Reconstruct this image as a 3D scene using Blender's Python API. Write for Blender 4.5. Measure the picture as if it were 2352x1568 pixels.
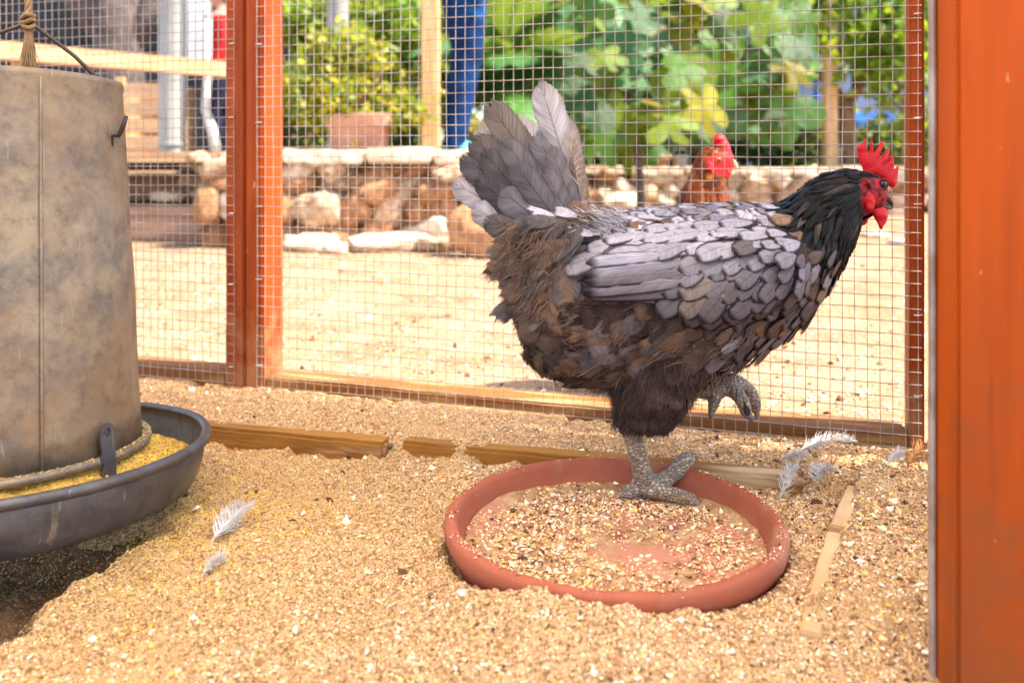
import bpy, bmesh, math, random
import numpy as np
from mathutils import Vector, Matrix, noise
from mathutils.bvhtree import BVHTree

for o in list(bpy.data.objects):
    bpy.data.objects.remove(o)
scene = bpy.context.scene
COL = scene.collection
R = math.radians
random.seed(7)
rng = np.random.default_rng(7)

# ------------------------------------------------------------------ camera
F, CX, HY, EYE = 2049.0, 1176.0, 358.0, 0.36      # focal length and horizon on a 2352 x 1568 frame
cam_d = bpy.data.cameras.new('camera')
cam = bpy.data.objects.new('camera', cam_d)
COL.objects.link(cam)
cam.location = (0, 0, EYE)
cam.rotation_euler = (R(90), 0, 0)
cam_d.sensor_width = 36
cam_d.lens = F / 2352 * 36
cam_d.shift_y = -(784 - HY) / 2352
cam_d.clip_start = 0.02
cam_d.clip_end = 500
cam_d.dof.use_dof = True
cam_d.dof.focus_distance = 0.90
cam_d.dof.aperture_fstop = 5.2
scene.camera = cam

# ------------------------------------------------------------------ light
SUN_EL, SUN_AZ = R(56), math.atan2(0.983, -0.180)
world = bpy.data.worlds.new('World')
scene.world = world
world.use_nodes = True
wt = world.node_tree
bg = wt.nodes['Background']
sky = wt.nodes.new('ShaderNodeTexSky')
sky.sky_type = 'NISHITA'
sky.sun_disc = False
sky.sun_elevation = SUN_EL
sky.sun_rotation = SUN_AZ
wt.links.new(sky.outputs[0], bg.inputs[0])
bg.inputs[1].default_value = 0.13
sun_d = bpy.data.lights.new('sun', 'SUN')
sun = bpy.data.objects.new('sun', sun_d)
COL.objects.link(sun)
sun_d.energy = 3.7
sun_d.angle = R(0.6)
sun_d.color = (1.0, 0.90, 0.76)
sd = Vector((math.sin(SUN_AZ) * math.cos(SUN_EL), math.cos(SUN_AZ) * math.cos(SUN_EL), math.sin(SUN_EL)))
sun.rotation_euler = sd.to_track_quat('Z', 'Y').to_euler()
sun.location = (3, -1, 6)
vs = scene.view_settings
vs.view_transform = 'Standard'
vs.look = 'None'
vs.gamma = 1
vs.use_curve_mapping = False
vs.exposure = 2.4

# ------------------------------------------------------------------ helpers
def P(px, py, Y):
    return Vector(((px - CX) / F * Y, Y, EYE - (py - HY) / F * Y))

def G(px, py, z=0.0):
    Y = F * (EYE - z) / (py - HY)
    return Vector(((px - CX) / F * Y, Y, z))

def link(name, data, parent=None, label=None, cat=None, group=None, kind=None, mats=None):
    o = bpy.data.objects.new(name, data)
    COL.objects.link(o)
    if parent is not None:
        o.parent = parent
    if label: o['label'] = label
    if cat: o['category'] = cat
    if group: o['group'] = group
    if kind: o['kind'] = kind
    if mats is not None and data is not None:
        for m in (mats if isinstance(mats, (list, tuple)) else [mats]):
            data.materials.append(m)
    return o

def thing(name, label, cat, loc=(0, 0, 0), rz=0, group=None):
    o = link(name, None, None, label, cat, group)
    o.empty_display_size = 0.05
    o.location = loc
    o.rotation_euler = (0, 0, rz)
    return o

def np_mesh(name, V, Fc, smooth=True, cols=None, uvs=None, frand=None):
    V = np.asarray(V, np.float32).reshape(-1, 3)
    Fc = np.asarray(Fc, np.int32)
    m = bpy.data.meshes.new(name)
    k = Fc.shape[1]
    m.vertices.add(len(V)); m.vertices.foreach_set('co', V.ravel())
    m.loops.add(Fc.size); m.loops.foreach_set('vertex_index', Fc.ravel())
    m.polygons.add(len(Fc))
    m.polygons.foreach_set('loop_start', np.arange(0, Fc.size, k, dtype=np.int32))
    m.polygons.foreach_set('use_smooth', np.full(len(Fc), bool(smooth)))
    if cols is not None:
        c = np.ones((len(V), 4), np.float32); c[:, :3] = cols
        a = m.attributes.new('fcol', 'FLOAT_COLOR', 'POINT'); a.data.foreach_set('color', c.ravel())
    if frand is not None:
        a = m.attributes.new('frand', 'FLOAT', 'POINT'); a.data.foreach_set('value', np.asarray(frand, np.float32))
    if uvs is not None:
        ul = m.uv_layers.new(name='UVMap')
        ul.data.foreach_set('uv', np.asarray(uvs, np.float32)[Fc.ravel()].ravel())
    m.update(calc_edges=True)
    m.validate()
    return m

def py_mesh(name, V, Fc, smooth=False):
    m = bpy.data.meshes.new(name)
    m.from_pydata([tuple(v) for v in V], [], Fc)
    m.polygons.foreach_set('use_smooth', [smooth] * len(m.polygons))
    m.update()
    return m

def box_mesh(name, sx, sy, sz, bev=0.003, origin=(0, 0, 0), seg=1, rough=0.0, cuts=0):
    """box of full size sx, sy, sz centred on origin, bevelled, optionally with uneven faces"""
    bm = bmesh.new()
    bmesh.ops.create_cube(bm, size=1)
    for v in bm.verts:
        v.co = Vector((v.co.x * sx, v.co.y * sy, v.co.z * sz))
    if cuts:
        ax = max(range(3), key=lambda i: (sx, sy, sz)[i])
        ed = [e for e in bm.edges if abs((e.verts[0].co - e.verts[1].co)[ax]) > 1e-6]
        bmesh.ops.subdivide_edges(bm, edges=ed, cuts=cuts)
    if bev:
        bmesh.ops.bevel(bm, geom=[e for e in bm.edges if e.is_manifold and e.calc_face_angle(0) > 0.5], offset=bev, segments=seg, affect='EDGES')
    for v in bm.verts:
        if rough:
            v.co += noise.noise_vector(v.co * 23 + Vector((sx, sy, sz)) * 9) * rough
        v.co += Vector(origin)
    m = bpy.data.meshes.new(name)
    bm.to_mesh(m); bm.free()
    return m

def tube_arrays(pts, rad, n=8, cap=True):
    pts = [Vector(p) for p in pts]
    if not hasattr(rad, '__len__'):
        rad = [rad] * len(pts)
    V, Fc = [], []
    up = Vector((0.13, 0.21, 0.97)).normalized()
    prev = None
    for i, p in enumerate(pts):
        t = (pts[min(i + 1, len(pts) - 1)] - pts[max(i - 1, 0)])
        t = t.normalized() if t.length > 1e-9 else Vector((0, 0, 1))
        if prev is None:
            a = t.cross(up)
            if a.length < 0.1: a = t.cross(Vector((1, 0, 0)))
            a.normalize()
        else:
            a = (prev - t * prev.dot(t)).normalized()
        prev = a
        b = t.cross(a)
        for k in range(n):
            th = 2 * math.pi * k / n
            V.append(p + (a * math.cos(th) + b * math.sin(th)) * rad[i])
    for i in range(len(pts) - 1):
        for k in range(n):
            k2 = (k + 1) % n
            Fc.append((i * n + k, i * n + k2, (i + 1) * n + k2, (i + 1) * n + k))
    if cap:
        c0 = len(V); V.append(pts[0]); c1 = len(V); V.append(pts[-1])
        e = (len(pts) - 1) * n
        for k in range(n):
            k2 = (k + 1) % n
            Fc.append((c0, k2, k)); Fc.append((c1, e + k, e + k2))
    return V, Fc

def merge(parts):
    V, Fc = [], []
    for v, f in parts:
        o = len(V)
        V += list(v)
        Fc += [tuple(i + o for i in q) for q in f]
    return V, Fc

def tubes(name, items, mat, parent=None, smooth=True, **kw):
    V, Fc = merge([tube_arrays(*it) for it in items])
    return link(name, py_mesh(name, V, Fc, smooth), parent, mats=mat, **kw)

def lathe_arrays(prof, n=64, closed=False):
    V, Fc = [], []
    for r, z in prof:
        for k in range(n):
            th = 2 * math.pi * k / n
            V.append(Vector((r * math.cos(th), r * math.sin(th), z)))
    m = len(prof)
    for i in range(m if closed else m - 1):
        j = (i + 1) % m
        for k in range(n):
            k2 = (k + 1) % n
            Fc.append((i * n + k, i * n + k2, j * n + k2, j * n + k))
    return V, Fc

def fuse(parts, voxel, name):
    """one continuous skin over overlapping closed pieces"""
    V, Fc = merge(parts)
    m = py_mesh('tmp', V, Fc)
    o = bpy.data.objects.new('tmp', m); COL.objects.link(o)
    md = o.modifiers.new('r', 'REMESH'); md.mode = 'VOXEL'; md.voxel_size = voxel; md.use_smooth_shade = True
    sm = o.modifiers.new('s', 'SMOOTH'); sm.factor = 0.5; sm.iterations = 4
    dg = bpy.context.evaluated_depsgraph_get()
    me = bpy.data.meshes.new_from_object(o.evaluated_get(dg))
    me.name = name
    bpy.data.objects.remove(o); bpy.data.meshes.remove(m)
    return me

def ellipsoid(c, r, ry=0.0, seg=20, rings=12):
    V, Fc = [], []
    rot = Matrix.Rotation(ry, 3, 'Y')
    c = Vector(c)
    for i in range(1, rings):
        ph = math.pi * i / rings
        for k in range(seg):
            th = 2 * math.pi * k / seg
            V.append(c + rot @ Vector((r[0] * math.sin(ph) * math.cos(th), r[1] * math.sin(ph) * math.sin(th), r[2] * math.cos(ph))))
    t = len(V); V.append(c + rot @ Vector((0, 0, r[2]))); b = len(V); V.append(c - rot @ Vector((0, 0, r[2])))
    for i in range(rings - 2):
        for k in range(seg):
            k2 = (k + 1) % seg
            Fc.append((i * seg + k, (i + 1) * seg + k, (i + 1) * seg + k2, i * seg + k2))
    for k in range(seg):
        k2 = (k + 1) % seg
        Fc.append((t, k, k2)); e = (rings - 2) * seg; Fc.append((b, e + k2, e + k))
    return V, Fc

def interp_poly(keys, t):
    """Catmull-Rom through rows of keys (n, d) at t in 0..1"""
    n = len(keys) - 1
    x = min(max(t, 0), 1) * n
    i = min(int(x), n - 1); f = x - i
    p0, p1, p2, p3 = keys[max(i - 1, 0)], keys[i], keys[i + 1], keys[min(i + 2, n)]
    return 0.5 * ((2 * p1) + (p2 - p0) * f + (2 * p0 - 5 * p1 + 4 * p2 - p3) * f * f + (3 * p1 - p0 - 3 * p2 + p3) * f ** 3)

def sstep(a, b, x):
    t = np.clip((x - a) / (b - a), 0, 1)
    return t * t * (3 - 2 * t)

# ------------------------------------------------------------------ materials
class NT:
    def __init__(s, name):
        s.m = bpy.data.materials.new(name); s.m.use_nodes = True
        s.t = s.m.node_tree; s.bsdf = s.t.nodes['Principled BSDF']; s.out = s.t.nodes['Material Output']
    def n(s, typ, **kw):
        nd = s.t.nodes.new('ShaderNode' + typ)
        for k, v in kw.items():
            setattr(nd, k, v)
        return nd
    def put(s, sock, v):
        if v is None: return
        if hasattr(v, 'is_output'): s.t.links.new(v, sock)
        elif hasattr(v, '__len__') and len(v) == 3 and sock.type == 'RGBA': sock.default_value = (*v, 1)
        else: sock.default_value = v
    def math(s, op, a, b=None, c=None, clamp=False):
        nd = s.n('Math', operation=op, use_clamp=clamp)
        s.put(nd.inputs[0], a); s.put(nd.inputs[1], b); s.put(nd.inputs[2], c)
        return nd.outputs[0]
    def mix(s, fac, a, b, blend='MIX'):
        nd = s.n('Mix', data_type='RGBA', blend_type=blend)
        s.put(nd.inputs[0], fac); s.put(nd.inputs[6], a); s.put(nd.inputs[7], b)
        return nd.outputs[2]
    def noise(s, vec=None, scale=5, detail=5, rough=0.55, dist=0.0):
        nd = s.n('TexNoise'); s.put(nd.inputs['Vector'], vec)
        nd.inputs['Scale'].default_value = scale; nd.inputs['Detail'].default_value = detail
        nd.inputs['Roughness'].default_value = rough; nd.inputs['Distortion'].default_value = dist
        return nd.outputs[0]
    def ramp(s, v, lo, hi, a=0.0, b=1.0):
        nd = s.n('MapRange', interpolation_type='SMOOTHSTEP')
        s.put(nd.inputs[0], v); s.put(nd.inputs[1], lo); s.put(nd.inputs[2], hi); s.put(nd.inputs[3], a); s.put(nd.inputs[4], b)
        return nd.outputs[0]
    def coords(s, scale=(1, 1, 1), kind='Object'):
        tc = s.n('TexCoord'); mp = s.n('Mapping'); mp.inputs['Scale'].default_value = scale
        s.t.links.new(tc.outputs[kind], mp.inputs[0])
        return mp.outputs[0]
    def bump(s, h, strength=0.3, dist=0.01):
        nd = s.n('Bump'); nd.inputs['Strength'].default_value = strength; nd.inputs['Distance'].default_value = dist
        s.put(nd.inputs['Height'], h); s.put(s.bsdf.inputs['Normal'], nd.outputs[0])
    def set(s, **kw):
        for k, v in kw.items():
            s.put(s.bsdf.inputs[k.replace('_', ' ')], v)

def nmat(name, c1, c2, scale=8, lo=0.35, hi=0.65, rough=0.75, bump=0.2, bscale=60, bdist=0.004, stretch=(1, 1, 1),
         metal=0.0, spec=0.15, c3=None, s3=2.0, lo3=0.55, hi3=0.7, objvar=0.0, kind='Object', detail=6):
    t = NT(name)
    v = t.coords(stretch, kind)
    c = t.mix(t.ramp(t.noise(v, scale, detail), lo, hi), c1, c2)
    if c3 is not None:
        c = t.mix(t.ramp(t.noise(v, s3, 4), lo3, hi3), c, c3)
    if objvar:
        oi = t.n('ObjectInfo')
        hv = t.n('HueSaturation'); t.put(hv.inputs['Color'], c)
        t.put(hv.inputs['Value'], t.math('MULTIPLY_ADD', oi.outputs['Random'], 2 * objvar, 1 - objvar))
        c = hv.outputs[0]
    t.set(Base_Color=c, Roughness=rough, Metallic=metal)
    t.bsdf.inputs['Specular IOR Level'].default_value = spec
    if bump:
        t.bump(t.noise(v, bscale, 5), bump, bdist)
    return t.m

def leaf_mat(name, c, c2, transl=0.35, rough=0.45, vein=True, objcol=True, attr=False):
    t = NT(name)
    v = t.coords((1, 1, 1))
    if attr:
        base = t.n('Attribute', attribute_name='fcol').outputs['Color']
    else:
        oi = t.n('ObjectInfo')
        base = t.mix(oi.outputs['Random'], c, c2)
    base = t.mix(t.ramp(t.noise(v, 14, 4), 0.3, 0.75), base, t.mix(0.5, base, (0.02, 0.03, 0.01), 'MIX'))
    t.set(Base_Color=base, Roughness=rough)
    tr = t.n('BsdfTranslucent'); t.put(tr.inputs[0], t.mix(0.5, base, (0.45, 0.5, 0.03)))
    mx = t.n('MixShader'); mx.inputs[0].default_value = transl
    t.t.links.new(t.bsdf.outputs[0], mx.inputs[1]); t.t.links.new(tr.outputs[0], mx.inputs[2])
    t.t.links.new(mx.outputs[0], t.out.inputs[0])
    return t.m

def feather_mat(name, attr=False, lace=0.6, rag=0.25, transl=0.2, barb=0.5, rough=0.6, tipfluff=0.0, sheen=0.0, freq=46.0, spec=0.12, quill=0.55):
    """vane with a shaft, slanting barbs, laced rim and a broken edge; colour from the feather itself"""
    t = NT(name)
    if attr:
        base = t.n('Attribute', attribute_name='fcol').outputs['Color']
        rnd = t.n('Attribute', attribute_name='frand').outputs['Fac']
    else:
        oi = t.n('ObjectInfo'); base = oi.outputs['Color']; rnd = oi.outputs['Random']
    uv = t.n('UVMap'); sp = t.n('SeparateXYZ'); t.t.links.new(uv.outputs[0], sp.inputs[0])
    u, vv = sp.outputs[1], sp.outputs[0]
    av = t.math('ABSOLUTE', t.math('MULTIPLY_ADD', vv, 2.0, -1.0))            # 0 shaft .. 1 rim
    slant = t.math('MULTIPLY_ADD', av, -0.16, u)
    cb = t.n('CombineXYZ')
    t.put(cb.inputs[0], t.math('MULTIPLY', slant, freq)); t.put(cb.inputs[1], t.math('MULTIPLY', vv, 2.2)); t.put(cb.inputs[2], t.math('MULTIPLY', rnd, 57.0))
    fine = t.noise(cb.outputs[0], 1.0, 2, 0.5)
    cb2 = t.n('CombineXYZ')
    t.put(cb2.inputs[0], t.math('MULTIPLY', slant, 9.0)); t.put(cb2.inputs[1], vv); t.put(cb2.inputs[2], t.math('MULTIPLY', rnd, 91.0))
    coarse = t.noise(cb2.outputs[0], 1.0, 2, 0.5)
    shade = t.math('ADD', t.math('MULTIPLY', t.ramp(fine, 0.3, 0.7, -0.5, 0.5), barb), t.math('MULTIPLY', t.ramp(coarse, 0.3, 0.7, -0.5, 0.5), barb * 0.8))
    g = t.math('ADD', shade, 1.0)
    gc = t.n('CombineColor')
    for i in range(3): t.put(gc.inputs[i], g)
    c = t.mix(1.0, base, gc.outputs[0], 'MULTIPLY')
    rim = t.math('MAXIMUM', t.ramp(av, 0.66, 0.93), t.ramp(u, 0.83, 0.96))
    rim = t.math('MULTIPLY', rim, lace, clamp=True)
    c = t.mix(rim, c, t.mix(1.0, c, (0.13, 0.11, 0.13), 'MULTIPLY'))
    shaft = t.math('MULTIPLY', t.ramp(av, 0.02, 0.07, 1.0, 0.0), t.ramp(u, 0.75, 1.0, quill, 0.0))
    c = t.mix(shaft, c, t.mix(1.0, c, (0.3, 0.26, 0.25), 'MULTIPLY'))
    t.set(Base_Color=c, Roughness=rough)
    t.bsdf.inputs['Specular IOR Level'].default_value = spec
    t.bsdf.inputs['Sheen Weight'].default_value = sheen
    t.bump(fine, 0.25, 0.001)
    tr = t.n('BsdfTranslucent'); t.put(tr.inputs[0], c)
    mx = t.n('MixShader'); mx.inputs[0].default_value = transl
    t.t.links.new(t.bsdf.outputs[0], mx.inputs[1]); t.t.links.new(tr.outputs[0], mx.inputs[2])
    edge = t.math('MAXIMUM', t.math('POWER', av, 3.0), t.math('POWER', u, 6.0))
    if tipfluff:
        edge = t.math('MAXIMUM', edge, t.math('MULTIPLY', t.ramp(u, 0.35, 1.0), tipfluff))
    cut = t.math('GREATER_THAN', t.math('ADD', t.math('MULTIPLY', coarse, 0.45), t.math('MULTIPLY', fine, 0.55)), t.math('MULTIPLY_ADD', edge, -rag, 1.0))
    tp = t.n('BsdfTransparent'); m2 = t.n('MixShader'); t.put(m2.inputs[0], cut)
    t.t.links.new(mx.outputs[0], m2.inputs[1]); t.t.links.new(tp.outputs[0], m2.inputs[2])
    t.t.links.new(m2.outputs[0], t.out.inputs[0])
    return t.m

def attr_mat(name, rough=0.85, bump=0.0, spec=0.3, transl=0.0):
    t = NT(name)
    c = t.n('Attribute', attribute_name='fcol').outputs['Color']
    t.set(Base_Color=c, Roughness=rough)
    t.bsdf.inputs['Specular IOR Level'].default_value = spec
    if transl:
        tr = t.n('BsdfTranslucent'); t.put(tr.inputs[0], c); mx = t.n('MixShader'); mx.inputs[0].default_value = transl
        t.t.links.new(t.bsdf.outputs[0], mx.inputs[1]); t.t.links.new(tr.outputs[0], mx.inputs[2]); t.t.links.new(mx.outputs[0], t.out.inputs[0])
    return t.m

M = {}
M['sand'] = nmat('sand', (0.60, 0.38, 0.19), (0.25, 0.12, 0.046), 330, 0.40, 0.66, 0.95, 1.0, 420, 0.005, detail=3, c3=(0.54, 0.33, 0.14), s3=6, spec=0.15)
M['yard'] = nmat('yard', (0.29, 0.185, 0.115), (0.20, 0.115, 0.064), 6, 0.35, 0.7, 0.95, 0.8, 70, 0.010, c3=(0.23, 0.13, 0.065), s3=1.6, lo3=0.5, hi3=0.72, spec=0.08)
M['soil'] = nmat('soil', (0.30, 0.19, 0.10), (0.16, 0.10, 0.05), 6, rough=0.95, bump=0.5, bscale=40)
M['paint'] = nmat('orange_stain', (0.30, 0.048, 0.004), (0.155, 0.022, 0.003), 7, 0.3, 0.75, 0.5, 0.25, 70, 0.002, (6, 6, 0.7), c3=(0.22, 0.055, 0.02), s3=1.6, lo3=0.6, hi3=0.8)
M['paint_near'] = nmat('orange_stain_gloss', (0.37, 0.060, 0.0008), (0.26, 0.038, 0.001), 3, 0.3, 0.75, 0.55, 0.15, 50, 0.002, (9, 9, 0.8), c3=(0.19, 0.045, 0.013), s3=1.1, lo3=0.50, hi3=0.8)
M['rail'] = nmat('dusty_rail', (0.17, 0.065, 0.017), (0.34, 0.19, 0.08), 9, 0.42, 0.68, 0.85, 0.5, 60, 0.003, (0.8, 5, 5), c3=(0.17, 0.07, 0.025), s3=3)
M['timber'] = nmat('pale_timber', (0.60, 0.36, 0.17), (0.46, 0.25, 0.10), 7, rough=0.7, bump=0.25, bscale=40, stretch=(5, 5, 0.6), objvar=0.12)
M['timber_h'] = nmat('pale_timber_across', (0.58, 0.36, 0.20), (0.44, 0.25, 0.12), 7, rough=0.7, bump=0.25, bscale=40, stretch=(0.6, 5, 5), objvar=0.12, c3=(0.62, 0.46, 0.32), s3=1.5)
M['sleeper'] = nmat('weathered_sleeper', (0.36, 0.22, 0.15), (0.22, 0.12, 0.08), 6, rough=0.85, bump=0.4, bscale=30, stretch=(0.6, 4, 4), c3=(0.45, 0.33, 0.25), s3=2)
M['edging'] = nmat('edging_timber', (0.30, 0.135, 0.025), (0.21, 0.08, 0.018), 8, rough=0.85, bump=0.5, bscale=50, stretch=(0.7, 4, 4), c3=(0.48, 0.33, 0.18), s3=6, lo3=0.5, hi3=0.72)
M['dust_edging'] = nmat('dusty_edging_timber', (0.56, 0.37, 0.20), (0.44, 0.27, 0.13), 9, rough=0.9, bump=0.5, bscale=60)
M['wire'] = nmat('galvanised_wire', (0.40, 0.34, 0.30), (0.26, 0.19, 0.155), 30, rough=0.45, bump=0, metal=0.4)
M['staple'] = nmat('staple_steel', (0.7, 0.66, 0.62), (0.5, 0.45, 0.4), 30, rough=0.35, bump=0, metal=0.8)
M['wire_dark'] = nmat('dark_wire', (0.10, 0.07, 0.06), (0.05, 0.035, 0.03), 30, rough=0.45, bump=0, metal=0.6)
M['rope'] = nmat('sisal_rope', (0.30, 0.19, 0.10), (0.18, 0.10, 0.045), 60, rough=0.9, bump=0.4, bscale=200)
M['terracotta'] = nmat('terracotta', (0.33, 0.095, 0.050), (0.24, 0.062, 0.032), 9, 0.3, 0.7, 0.65, 0.35, 160, 0.0015, c3=(0.40, 0.20, 0.12), s3=9, lo3=0.56, hi3=0.78)
M['pot'] = nmat('pot_clay', (0.44, 0.235, 0.165), (0.34, 0.17, 0.115), 5, rough=0.8, bump=0.2)
M['steel_grey'] = nmat('painted_column', (0.32, 0.32, 0.30), (0.25, 0.25, 0.235), 4, rough=0.45, bump=0.05)
M['white'] = nmat('white_paint', (0.62, 0.61, 0.57), (0.52, 0.51, 0.48), 5, rough=0.6, bump=0.05)
M['dark_shed'] = nmat('dark_boards', (0.022, 0.022, 0.024), (0.04, 0.045, 0.045), 4, rough=0.8, bump=0.1)
M['blue_wall'] = nmat('blue_grey_wall', (0.20, 0.26, 0.37), (0.15, 0.20, 0.31), 2, rough=0.8, bump=0.1)
M['blue'] = nmat('blue_plastic', (0.004, 0.09, 0.42), (0.003, 0.06, 0.30), 4, rough=0.4, bump=0.05)
M['denim'] = nmat('denim', (0.002, 0.032, 0.12), (0.001, 0.012, 0.05), 7, rough=0.85, bump=0.4, bscale=18, bdist=0.02, c3=(0.004, 0.075, 0.21), s3=5)
M['red_cloth'] = nmat('red_cloth', (0.50, 0.025, 0.02), (0.36, 0.015, 0.015), 6, rough=0.85, bump=0.3, bscale=15, bdist=0.02)
M['navy'] = nmat('navy_cloth', (0.02, 0.022, 0.05), (0.012, 0.012, 0.03), 6, rough=0.9, bump=0.3, bscale=15)
M['skin'] = nmat('skin', (0.52, 0.28, 0.19), (0.46, 0.23, 0.15), 12, rough=0.55, bump=0.05)
M['hair'] = nmat('hair', (0.03, 0.018, 0.012), (0.015, 0.01, 0.008), 60, rough=0.5, bump=0.4, bscale=90, stretch=(1, 1, 0.15))
M['shirt'] = nmat('teal_shirt', (0.10, 0.25, 0.30), (0.07, 0.19, 0.24), 6, rough=0.85, bump=0.2, bscale=15)
M['shoe'] = nmat('teal_shoe', (0.10, 0.42, 0.42), (0.07, 0.33, 0.34), 9, rough=0.6)
M['bark'] = nmat('bark', (0.26, 0.16, 0.09), (0.14, 0.08, 0.045), 14, rough=0.9, bump=0.6, bscale=50, stretch=(2, 2, 0.5))
M['bark_dark'] = nmat('dark_bark', (0.05, 0.035, 0.025), (0.02, 0.014, 0.011), 18, rough=0.9, bump=0.8, bscale=40)
M['bark_grey'] = nmat('grey_stem', (0.12, 0.09, 0.08), (0.06, 0.045, 0.04), 14, rough=0.8, bump=0.4)
M['stone'] = nmat('limestone', (0.62, 0.46, 0.31), (0.36, 0.20, 0.10), 9, 0.35, 0.68, 0.9, 0.8, 40, 0.012, c3=(0.22, 0.11, 0.06), s3=4, lo3=0.56, hi3=0.75, objvar=0.2)
M['stone_red'] = nmat('ochre_stone', (0.46, 0.24, 0.11), (0.30, 0.13, 0.06), 9, 0.35, 0.68, 0.9, 0.8, 40, 0.012, c3=(0.16, 0.08, 0.045), s3=4, lo3=0.54, hi3=0.72, objvar=0.2)
M['stone_pale'] = nmat('pale_stone', (0.68, 0.56, 0.42), (0.54, 0.40, 0.27), 9, 0.35, 0.68, 0.9, 0.6, 40, 0.01, objvar=0.1)
M['feed'] = nmat('feed_meal', (0.66, 0.42, 0.09), (0.48, 0.27, 0.05), 120, 0.35, 0.65, 0.95, 0.9, 300, 0.004)
M['red'] = nmat('comb_red', (0.46, 0.002, 0.005), (0.33, 0.0015, 0.005), 60, rough=0.4, bump=0.7, bscale=700, bdist=0.0012, c3=(0.30, 0.002, 0.010), s3=40, spec=0.22)
M['face'] = nmat('face_red', (0.30, 0.006, 0.014), (0.07, 0.004, 0.009), 190, 0.38, 0.62, 0.45, 0.7, 500, 0.0012, c3=(0.035, 0.006, 0.012), s3=60, lo3=0.5, hi3=0.68)
M['face_bright'] = nmat('face_bright_red', (0.60, 0.012, 0.015), (0.42, 0.006, 0.012), 150, rough=0.42, bump=0.6, bscale=400, bdist=0.001)
M['beak_dark'] = nmat('dark_beak', (0.035, 0.024, 0.02), (0.17, 0.11, 0.08), 90, 0.4, 0.65, 0.4, 0.1, spec=0.2)
M['beak_pale'] = nmat('pale_beak', (0.62, 0.42, 0.24), (0.46, 0.27, 0.13), 60, rough=0.35, bump=0.1)
M['eye'] = nmat('eye_black', (0.006, 0.005, 0.005), (0.012, 0.008, 0.006), 60, rough=0.08, bump=0, spec=0.5)
M['eye_amber'] = nmat('eye_amber', (0.42, 0.13, 0.01), (0.3, 0.08, 0.01), 60, rough=0.1, bump=0)
M['eyelid'] = nmat('eyelid', (0.05, 0.012, 0.016), (0.10, 0.012, 0.02), 160, rough=0.5, bump=0.5, bscale=500)
M['claw'] = nmat('claw', (0.22, 0.17, 0.13), (0.12, 0.09, 0.07), 90, rough=0.4, bump=0.1)

def leg_mat():
    t = NT('scaly_leg')
    v = t.coords((1, 1, 1.5))
    wv = t.n('TexWave', bands_direction='X'); t.put(wv.inputs['Vector'], v); wv.inputs['Scale'].default_value = 62; wv.inputs['Distortion'].default_value = 2.5; wv.inputs['Detail Scale'].default_value = 2
    vo = t.n('TexVoronoi', feature='DISTANCE_TO_EDGE'); t.put(vo.inputs['Vector'], v); vo.inputs['Scale'].default_value = 215
    vc = t.n('TexVoronoi'); t.put(vc.inputs['Vector'], v); vc.inputs['Scale'].default_value = 215
    c = t.mix(t.ramp(vc.outputs['Color'], 0.2, 0.8), (0.24, 0.175, 0.125), (0.42, 0.33, 0.24))
    c = t.mix(t.ramp(t.noise(v, 40, 4), 0.52, 0.7), c, (0.27, 0.15, 0.05))
    c = t.mix(t.ramp(vo.outputs[0], 0.0, 0.10, 1.0, 0.0), c, (0.10, 0.075, 0.065))
    t.set(Base_Color=c, Roughness=0.55)
    t.bump(t.math('MULTIPLY_ADD', wv.outputs['Fac'], 0.6, t.ramp(vo.outputs[0], 0.0, 0.25)), 0.9, 0.0018)
    return t.m
M['leg'] = leg_mat()

def wood_dirt(key, dust, z1, streak=None):
    # pale dust and splashed dirt low down on a stained board, scuffs and knots higher up
    m = M[key]; nt = m.node_tree; b = nt.nodes['Principled BSDF']
    src = b.inputs['Base Color'].links[0].from_socket
    t = NT.__new__(NT); t.m, t.t, t.bsdf, t.out = m, nt, b, None
    tc = t.n('TexCoord'); sp = t.n('SeparateXYZ'); nt.links.new(tc.outputs['Object'], sp.inputs[0])
    v = t.coords((1, 1, 1))
    low = t.ramp(sp.outputs[2], 0.0, z1, 0.40, 0.0)
    c = t.mix(t.ramp(t.math('ADD', t.noise(v, 28, 6), low), 0.62, 1.0, 0, 0.6), src, dust)
    g = t.coords((60, 60, 2.2))
    c = t.mix(t.ramp(t.noise(g, 1, 6, 0.65), 0.56, 0.74, 0, 0.65), c, t.mix(1.0, c, (0.45, 0.36, 0.3), 'MULTIPLY'))
    sc = t.coords((90, 90, 40))
    c = t.mix(t.ramp(t.noise(sc, 1, 2), 0.72, 0.76, 0, 0.7), c, (0.42, 0.24, 0.12))
    vo = t.n('TexVoronoi'); t.put(vo.inputs['Vector'], t.coords((14, 14, 3.4))); vo.inputs['Scale'].default_value = 1.0; vo.inputs['Randomness'].default_value = 1.0
    c = t.mix(t.ramp(vo.outputs['Distance'], 0.06, 0.13, 0.85, 0.0), c, (0.045, 0.014, 0.006))
    t.put(b.inputs['Base Color'], c)
wood_dirt('paint', (0.30, 0.17, 0.08), 0.22)
wood_dirt('paint_near', (0.17, 0.05, 0.016), 0.30)

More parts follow.
